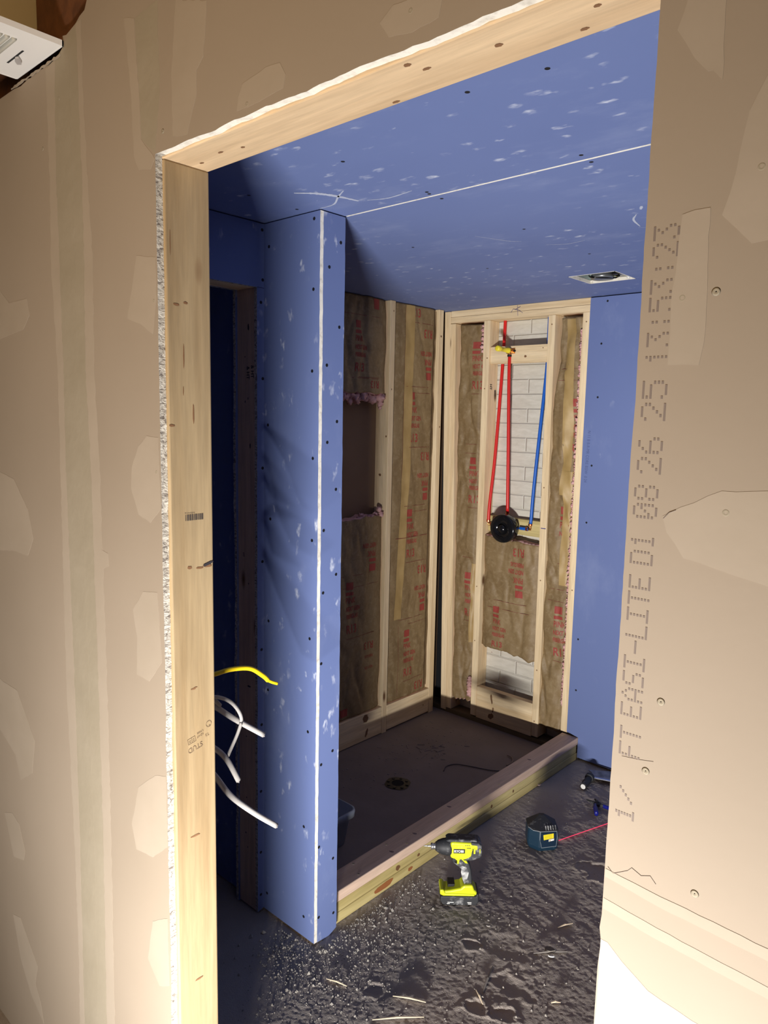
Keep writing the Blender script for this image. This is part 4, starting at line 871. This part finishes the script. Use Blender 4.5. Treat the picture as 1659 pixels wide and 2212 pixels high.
mb = MB(); mb.lathe([(.0032, .0), (.0032, .012), (.0022, .014), (.0022, .022), (.0004, .027)], (.100, 0, .204), (1, 0, 0), 10); mb.build('driver_bit', STEEL, t)
side([(.012, .172), (.006, .160), (.004, .148), (-.004, .136), (-.006, .118), (-.012, .098), (-.016, .070), (-.048, .070), (-.046, .098), (-.042, .125), (-.036, .146), (-.028, .160), (-.030, .172)], -.0165, .0165, 'handle', DARK_PL, .006)
side([(.010, .150), (-.002, .146), (-.008, .130), (-.006, .118), (-.012, .092), (-.020, .074), (-.028, .088), (-.034, .118), (-.026, .136)], -.0178, .0178, 'grip_panel', DUSTY, .004)
side([(.000, .172), (-.020, .152), (-.030, .150), (-.018, .172)], -.0180, .0180, 'accent_stripe', LIME, .002)
side([(.024, .178), (.018, .168), (.008, .160), (.009, .146), (.003, .146), (.001, .160), (-.004, .174)], -.0175, .0175, 'trigger_frame', LIME, .002)
side([(.022, .168), (.026, .156), (.022, .146), (.011, .146), (.010, .160), (.016, .169)], -.009, .009, 'trigger', RUBBER, .004)
side([(-.054, .058), (-.048, .076), (-.016, .074), (-.006, .064), (.030, .056), (.062, .052), (.062, .038), (-.064, .038), (-.064, .050)], -.030, .030, 'base', LIME, .007)
side([(.067, .060), (.067, .042), (.054, .037), (-.056, .037), (-.056, .045), (.048, .047), (.054, .060)], -.0335, .0335, 'battery_collar', LIME, .004)
batt = side([(.064, .038), (.066, .020), (.056, .004), (-.060, .004), (-.070, .016), (-.070, .046), (-.062, .048), (-.060, .038)], -.036, .036, 'battery', RUBBER, .006)
side([(.010, .034), (.010, .006), (-.018, .006), (-.018, .034)], -.0372, .0372, 'battery_latch', DARK_PL, .002, batt)
side([(.038, .074), (.040, .062), (.016, .064), (.014, .074)], -.020, .020, 'switch_block', SCREWM, .002)
YD = .0
for sgn in (1, -1):
    def dec(poly, m, nm, dy=.0290): return side(poly, sgn*dy, sgn*(dy+.0007), nm, m, 0, batt if nm == 'battery_text' else t)
    plate = dec([(.024, .196), (.024, .212), (-.016, .212), (-.016, .196)], SCREWM, 'logo_plate', .0280)
    mb = MB(); X = (-1*sgn, 0, 0) if sgn == 1 else (1, 0, 0)
    put_text(mb, 'RYOBI', .0125, (.022 if sgn == 1 else -.014, sgn*.0290, .1995), X, (0, 0, 1), .95, .03); mb.build('logo', WHITE_L, plate)
    dec([(-.046, .196), (-.046, .214), (-.052, .214), (-.052, .196)], LIME, 'vent_insert', .0293); dec([(-.042, .196), (-.042, .214), (-.045, .214), (-.045, .196)], SLOT, 'vent_slot', .0293)
    dec([(-.0665, .198), (-.0665, .214), (-.069, .214), (-.069, .198)], LIME, 'rear_accent', .0293)
    for k in range(3): dec([(-.016-.006*k, .2245), (-.016-.006*k, .2265), (-.020-.006*k, .2265), (-.020-.006*k, .2245)], SLOT, 'vent_dot', .0280)
    dec([(-.022, .2145), (-.022, .2165), (-.036, .2165), (-.036, .2145)], SLOT, 'seam', .0280)
    for a_, b_, c_ in ((.040, .018, .0150), (.042, .032, .0100), (-.030, .044, .0150), (-.032, .044, .0100)):
        x0, x1 = (a_, b_) if a_ > 0 else (a_, -b_); dec([(x0, c_), (x0, c_+.0024), (x1, c_+.0024), (x1, c_)], WHITE_L, 'battery_text', .0362)

# ------------------------------------------------------------------ LASER LEVEL
t = thing('laser_level', 'dark teal box laser level with yellow label on the dusty floor', 'laser level', (-.228, 1.800, -.002), rad(42))
# local: -x to the left, -y towards the camera, z up
body = [(-.060, -.022), (-.056, -.030), (-.022, -.058), (-.014, -.0588), (.052, -.0470), (.058, -.042), (.060, .034), (.050, .044), (-.044, .046), (-.058, .034)]
def loft(rings, name, m, bevel=0, par=None, smooth=False):
    mb = MB(); n = len(rings[0]); vs = [p for q in rings for p in q]
    mb.add(vs, [[i*n+j, i*n+(j+1) % n, (i+1)*n+(j+1) % n, (i+1)*n+j] for i in range(len(rings)-1) for j in range(n)]+[list(range(n))[::-1], [(len(rings)-1)*n+j for j in range(n)]]); return mb.build(name, m, par, bevel=bevel, smooth=smooth)
sc = lambda z, k, dx=0, dy=0: [(x*k+dx, y*k+dy, z) for x, y in body]
loft([sc(0, .86), sc(.010, .95), sc(.020, 1.0), sc(.060, 1.0), sc(.084, .97)], 'body', TEAL, .002, t)
cover = loft([sc(.084, 1.0), sc(.090, 1.0), sc(.117, .16, .002, .024), sc(.1172, .1, .002, .024)], 'top_cover', RUBBER, .0012, t)
mb = MB(); e = lambda a, z: (-.016+.068*a, -.0598+.0120*a, z)
mb.add([e(.10, .020), e(.98, .024), e(.96, .080), e(.06, .082), e(-.02, .05)], [(0, 1, 2, 3, 4)]); fr = mb.build('front_panel', mat('panel_dark', (.008, .022, .045), .3), t)
mb = MB(); q = lambda a, z: (-.016+.068*a, -.0606+.0120*a, z)
mb.add([q(.20, .052), q(.80, .058), q(.78, .078), q(.16, .074)], [(0, 1, 2, 3)]); lab = mb.build('yellow_label', LABEL_Y, t)
mb = MB(); mb.add([q(.50, .044), q(.82, .048), q(.82, .056), q(.50, .053)], [(0, 1, 2, 3)]); mb.build('white_label', WHITE_L, t)
mb = MB()
for k in range(4): mb.add([q(.24, .0575+.0042*k), q(.24+.45, .0610+.0042*k), q(.24+.45, .0618+.0042*k), q(.24, .0583+.0042*k)], [(0, 1, 2, 3)])
mb.add([(p[0], p[1]-.0003, p[2]) for p in [q(.52, .0455), q(.57, .0525), q(.62, .0465)]], [(0, 1, 2)]); mb.build('label_text', mat('label_ink', (.30, .22, .02), .6), lab)
for k in range(5):
    mb = MB(); x = .004+.010*k; mb.box((x, -.0485+.0020*k, .0875), (x+.0035, -.0445+.002*k, .1045), R=Matrix.Rotation(rad(-50), 3, 'X')); mb.build('grille_rib', DUSTY, cover)
mb = MB(); pts = [(-.0178, -.0595, .088), (-.0178, -.0590, .055), (-.010, -.059, .02), (.05, -.0478, .022), (.053, -.0475, .06), (.05, -.0475, .085), (-.0178, -.0595, .088)]
mb.tube(pts, .0010, 6); mb.tube([(-.058, -.025, .088), (-.044, -.049, .088), (-.0178, -.0588, .088)], .0011, 6); mb.build('worn_edge', mat('worn_edge_grey', (.30, .33, .36), .6), t)
mb = MB(); mb.tube([(-.184+.002, 1.863, .006), (-.093, 2.129, .006), (.0, 2.40, .006), (.058, 2.572, .006)], .0014, 6); setp(mb.build('laser_beam_line', LASER), 'thin red laser line shining across the floor from the laser level', 'laser line')

# ------------------------------------------------------------------ PLIERS AND HAND TOOL
t = thing('pliers', 'open pliers with dark blue grips lying on the floor', 'pliers', (-.190, 2.225, .010), rad(42))
# view axes: local x = right in view, y = away
mb = MB(); mb.tube(smooth_pts([(-.016, -.010, .006), (-.022, -.036, .007), (-.026, -.060, .007), (-.030, -.084, .006)], 6), [.0090]*6+[.0125]*12+[.0085], 12, flat=.75); mb.build('left_grip', NAVY, t, smooth=True)
mb = MB(); mb.tube(smooth_pts([(.018, -.016, .006), (.040, -.036, .007), (.062, -.052, .007), (.084, -.066, .006)], 6), [.0085]*6+[.0115]*12+[.0085], 12, flat=.75); mb.build('right_grip', NAVY, t, smooth=True)
mb = MB(); mb.cone((0, 0, -.001), (0, 0, .011), .016, .014, 18); mb.tube([(0, -.002, .005), (-.008, -.005, .005), (-.016, -.012, .006)], .0075, 8); mb.tube([(0, -.002, .005), (.010, -.008, .005), (.020, -.018, .006)], .0075, 8); mb.build('pivot', RUBBER, t, bevel=.001)
mb = MB(); mb.tube([(-.004, .002, .005), (-.020, .018, .005), (-.040, .040, .004)], [.0085, .0065, .003], 8); mb.build('jaw', RUBBER, t)
mb = MB(); mb.tube([(.002, .002, .005), (.003, .022, .005), (-.001, .046, .004)], [.0085, .007, .003], 8); mb.build('jaw', RUBBER, t)
t = thing('hand_saw', 'black-handled tool with a wide dusty blade by the far wall', 'hand tool', (-.322, 2.392, .002), rad(42))
mb = MB(); mb.tube(smooth_pts([(-.040, -.062, .016), (-.024, -.038, .017), (-.006, -.010, .018), (.008, .014, .018), (.022, .036, .018)], 5), [.0155]*5+[.0170]*5+[.0150]*5+[.0170]*5+[.012], 14); mb.build('handle', RUBBER, t, smooth=True)
mb = MB(); mb.lathe([(.0115, 0), (.0115, .0018), (.005, .0018)], (-.0405, -.0632, .016), (-.6, -.8, 0), 16); mb.build('end_cap', WHITE_L, t)
mb = MB(); mb.cone((.006, .010, .019), (.018, .030, .020), .0205, .0205, 14); mb.build('collar', RUBBER, t, bevel=.002)
mb = MB(); mb.prism([(.022, .022), (.034, .016), (.15, -.030), (.16, -.020), (.16, .080), (.050, .092), (.034, .100), (.026, .090), (.038, .070), (.022, .044)], lambda a, b, d: (a, b, d), .016, .020); mb.build('blade', BLADE, t)
mb = MB(); mb.prism([(.034, .014), (.15, -.034), (.152, -.022), (.036, .026)], lambda a, b, d: (a, b, d), .0201, .0208); mb.build('bright_edge', mat('blade_edge', (.5, .55, .75), .25, .6), t)

# ------------------------------------------------------------------ FLOOR LITTER
lit = [  # (x0,y0,x1,y1,r,label)
 ((-.135, .795), (-.050, .845), 'pale wood sliver lying on the floor left of the middle near the doorway'),
 ((-.120, .690), (-.020, .800), 'longest pale splinter at the lower edge of the photograph'),
 ((-.325, .705), (-.260, .728), 'pale splinter on the floor in front of the blue stub wall'),
 ((.238, 1.118), (.218, 1.098), 'small yellowish chip at lower right of the floor'),
 ((.030, .985), (.075, .955), 'tiny sliver beside the lower floor crater'),
 ((.072, 1.40), (.098, 1.455), 'thin sliver standing near the small dark box scrap'),
 ((.075, 1.238), (.150, 1.32), 'long dusty stick right of the big footprint'),
 ((.012, 1.10), (.050, .99), 'narrow stick pointing away from the doorway near the lower craters')]
for i, (p, q, lb) in enumerate(lit):
    mb = MB(); d = Vector((q[0]-p[0], q[1]-p[1], 0)); mb.tube([(p[0], p[1], .004), (p[0]+d.x*.5, p[1]+d.y*.5, .0075), (q[0], q[1], .0035)], [.0012, .0028, .0014], 6, flat=1.3)
    setp(mb.build('wood_splinter', SPLINT if i < 6 else mat('dusty_stick', (.26, .235, .21), .9)), lb, 'splinter', 'wood splinters on the floor')
def chip(p, s_, m, label, name='paper_scrap', cat='scrap'):
    mb = MB(); rs = random.Random(int(p[0]*999)); n = 7; ring = [(p[0]+s_*math.cos(2*math.pi*k/n)*rs.uniform(.6, 1.1), p[1]+s_*.7*math.sin(2*math.pi*k/n)*rs.uniform(.6, 1.1)) for k in range(n)]
    mb.prism(ring, lambda a, b, d: (a, b, d+.25*(a-p[0])+.006), .0, .004); return setp(mb.build(name, m, bevel=.0005), label, cat)
chip((.125, 1.262), .010, WHITE_L, 'small white scrap beside the dusty stick on the floor')
chip((.105, 1.285), .020, mat('dusty_brown', (.17, .15, .13), .9), 'flat brown chip under the dusty stick', 'wood_chip', 'chip')
chip((-.10, 1.24), .009, mat('grey_chip', (.30, .28, .26), .9), 'grey plaster chip by the footprint crater', 'plaster_chip', 'chip')
chip((-.475, 2.205), .012, mat('pink_scrap', (.52, .38, .34), .9), 'pinkish crumb heap against the kerb foot', 'plaster_chip', 'chip')
chip((.10, 1.79), .010, mat('pale_scrap', (.62, .56, .47), .9), 'pale crumb by the right doorway edge', 'plaster_chip', 'chip')
mb = MB(); rs = np.random.RandomState(11); cnt = 0
def blob(x, y, s_):
    if math.hypot(x+.262, y-1.285) < .10 or math.hypot(x+.228, y-1.80) < .10: return
    z = float(floor_h(np.array([[x]]), np.array([[y]]))[0, 0]) if x > -.5 else .0
    a = rs.rand()*6.28; c_, s2 = math.cos(a)*s_, math.sin(a)*s_; k1, k2 = .6+.8*rs.rand(), .5+.6*rs.rand()
    mb.add([(x+c_, y+s2, z), (x-s2*k1, y+c_*k1, z), (x-c_, y-s2, z), (x+s2*k1, y-c_*k1, z), (x+.2*c_, y+.2*s2, z+s_*1.3*k2)], [(0, 1, 4), (1, 2, 4), (2, 3, 4), (3, 0, 4)])
for _ in range(3600):
    # drywall dust gathers in front of the stub wall and kerb end
    x, y = -.40+abs(rs.randn())*.13-.04, .80+rs.randn()*.16
    if rs.rand() < .30: x, y = -.50+rs.randn()*.05, .70+rs.randn()*.07
    if rs.rand() < .25: x, y = -.47+abs(rs.randn())*.045, .88+rs.rand()*.40
    if (y > Y1-.004 and x < XC+.004) or (x < XO+.006 and y > Y2) or y < .35 or x < -.68: continue
    blob(x, y, abs(rs.randn())**1.5*.0012+.0006)
for _ in range(1500):
    x, y = rs.uniform(-.44, .9), rs.uniform(.45, 2.4); blob(x, y, abs(rs.randn())*.0011+.0005)
for _ in range(160):
    x, y = rs.uniform(-.46, .35), rs.uniform(.6, 1.5); blob(x, y, .003+rs.rand()*.002)
setp(mb.build('drywall_crumbs', CRUMB), 'pale drywall crumbs and dust scattered over the floor', 'crumbs', kind='stuff')
mb = MB()
for _ in range(90):
    x, y = rs.uniform(-1.3, -.95), rs.uniform(1.5, 2.5); s_ = .0015+.003*rs.rand(); mb.box((x-s_, y-s_*.6, .001), (x+s_, y+s_*.6, .003))
for _ in range(26):
    x, y = -1.06+rs.randn()*.05, 2.10+rs.randn()*.06; a = rs.rand()*3; L_ = .01+.03*rs.rand(); mb.tube([(x, y, .003), (x+L_*math.cos(a), y+L_*math.sin(a), .004)], .0014, 5)
setp(mb.build('shower_debris', mat('grey_debris', (.30, .26, .24), .9)), 'grey crumbs and slivers scattered on the shower floor', 'debris', kind='stuff')

# ------------------------------------------------------------------ EXHAUST FAN CUT-OUT
t = thing('exhaust_fan', 'metal fan box with wires inside the square ceiling cut-out', 'exhaust fan', (-.2915, 2.179, C+.014))
mb = MB(); a_ = .0985
for lo, hi in (((-a_-.002, -a_, 0), (-a_, a_, .085)), ((a_, -a_, 0), (a_+.002, a_, .085)), ((-a_, a_, 0), (a_, a_+.002, .085)), ((-a_, -a_-.002, 0), (a_, -a_, .085)), ((-a_, -a_, .083), (a_, a_, .085))): mb.box(lo, hi)
mb.build('housing', mat('galvanised', (.42, .50, .47), .4, .3), t)
mb = MB(); mb.lathe([(.030, -.008), (.046, -.010), (.048, .002), (.044, .006), (.044, .070)], (-.022, .046, 0), (0, 0, 1), 28); mb.build('blower', GREYSTEEL, t, smooth=True)
mb = MB(); mb.box((.036, .010, -.004), (.090, .088, .050)); mb.build('junction_box', BLACK_PL, t, bevel=.004)
mb = MB(); mb.tube(smooth_pts([(.06, .03, -.008), (.03, .06, -.008), (.0, .03, -.010), (-.05, .0, -.006), (-.09, .06, .02)], 6), .0035, 8); mb.build('black_wire', BLACK_PL, t, smooth=True)
mb = MB(); mb.tube(smooth_pts([(.045, .075, .000), (.025, .08, .004), (.012, .088, .010)], 6), .0040, 8); mb.build('yellow_wire', YEL, t, smooth=True)
mb = MB(); mb.lathe([(.002, 0), (.007, .004), (.008, .02), (.005, .024)], (.080, .070, -.016), (0, .3, 1), 12); mb.build('white_connector', WHITE_L, t, smooth=True)

# ------------------------------------------------------------------ HALL CEILING PARTS
t = thing('ceiling_register', 'white metal ceiling air register with louvres at top left', 'air vent', (-.428, -.0145, 2.385))
# local axes: x along wall, y away from wall (negative)
mb = MB(); mb.box((-.106, -.36, 0), (.106, -.001, .006)); mb.build('face_plate', WHITE_P, t, bevel=.0012)
mb = MB()
for lo, hi in (((-.108, -.362, -.0005), (-.1055, 0, .010)), ((.1055, -.362, -.0005), (.108, 0, .010)), ((-.108, -.362, -.0005), (.108, -.360, .010)), ((-.108, -.002, -.0005), (.108, 0, .010))): mb.box(lo, hi)
mb.build('rim', WHITE_P, t)
for k in range(14):
    y = -.073-.0125*k; mb = MB(); mb.tube([(-.068, y, -.0008), (.068-.0, y, -.0008)], .0046, 10, flat=1.0); mb.build('louvre', LOUVER, t, smooth=True)
mb = MB(); mb.box((-.046, -.0440, -.0006), (.030, -.0405, .001)); mb.build('lever_slot', SLOT, t)
mb = MB(); mb.prism([(-.004, -.044), (.004, -.041), (-.010, -.030), (-.020, -.026), (-.026, -.032), (-.016, -.040)], lambda a, b, d: (a, b, d), -.006, -.002); mb.build('damper_lever', mat('lever_grey', (.55, .53, .52), .4, .3), t)
t = thing('air_duct', 'grey sheet metal duct above the ceiling register', 'duct', (-.44, -.06, 2.46))
mb = MB(); mb.box((-.16, -.36, -.002), (-.030, .076, .26)); mb.build('duct_body', DUCT, t, bevel=.004)
mb = MB(); mb.box((-.14, -.34, -.052), (-.05, .02, -.003)); mb.build('boot_gap_shade', SLOT, t, bevel=.002)  # boot coloured near black to give the shade in the gap over the register
def joist(lo, hi, lb): mb = MB(); mb.box(lo, hi); setp(mb.build('ceiling_joist', JOIST, bevel=.002, center=True), lb, 'joist', )
joist((-.4685, .001, 2.405), (-.20, .06, 2.70), 'dark brown joist end directly right of the air register')
joist((-.186, .03, 2.43), (.5, .068, 2.70), 'dark brown joist above the top edge of the drywall right of the register')
joist((-1.4, .02, 2.395), (-.56, .06, 2.70), 'dark brown joist left of the air register above the drywall')
mb = MB(); mb.box((-1.7, -2.2, 2.72), (2.2, .09, 2.74)); struct(mb.build('ceiling_hall', mat('subfloor_brown', (.10, .05, .02), .9)))
mb = MB(); mb.box((-2.2, -2.2, -.01), (2.2, -2.18, 2.72)); struct(mb.build('wall_hall', TAN), 'hall wall behind the photographer')
mb = MB(); mb.box((2.18, -2.18, -.01), (2.2, 0, 2.72)); mb.box((-1.62, -2.18, -.01), (-1.6, 0, 2.72)); struct(mb.build('wall_hall', TAN))
# crumbly mud left along the register edge
mb = MB(); rs2 = random.Random(9); pts = []; n = 26
for i in range(n): pts.append((-.335-.235*i/(n-1), 2.376+rs2.uniform(-.001, .003)))
mb.prism(pts+[(x, 2.374+rs2.uniform(-.0025, .001)) for x, z in pts[::-1]], lambda a, b, d: (a, d, b), -D-.0014, -D); mb.build('joint_compound', MUD, wall_front)

# ------------------------------------------------------------------ shared groups for repeated things
GROUPS = {'wall_stud': 'wall studs', 'door_jamb_stud': 'doorway studs', 'top_plate': 'top plates on the far shower wall', 'bottom_plate': 'bottom plates of the shower walls',
          'blocking_board': 'blocking boards between the studs', 'insulation_batt': 'kraft-faced insulation batts in the shower walls', 'water_pipe': 'red and blue water pipes',
          'pipe_elbow': 'brass elbows by the shower valve', 'kerb_board': 'treated boards of the shower kerb', 'cable': 'cables hanging behind the left door jamb',
          'plaster_chip': 'plaster chips on the floor', 'loose_wire': 'loose wires on the shower floor', 'ceiling_joist': 'ceiling joists above the hall wall'}
for o in S.objects:
    base = o.name.split('.')[0]
    if o.parent is None and base in GROUPS and 'group' not in o.keys(): o['group'] = GROUPS[base]
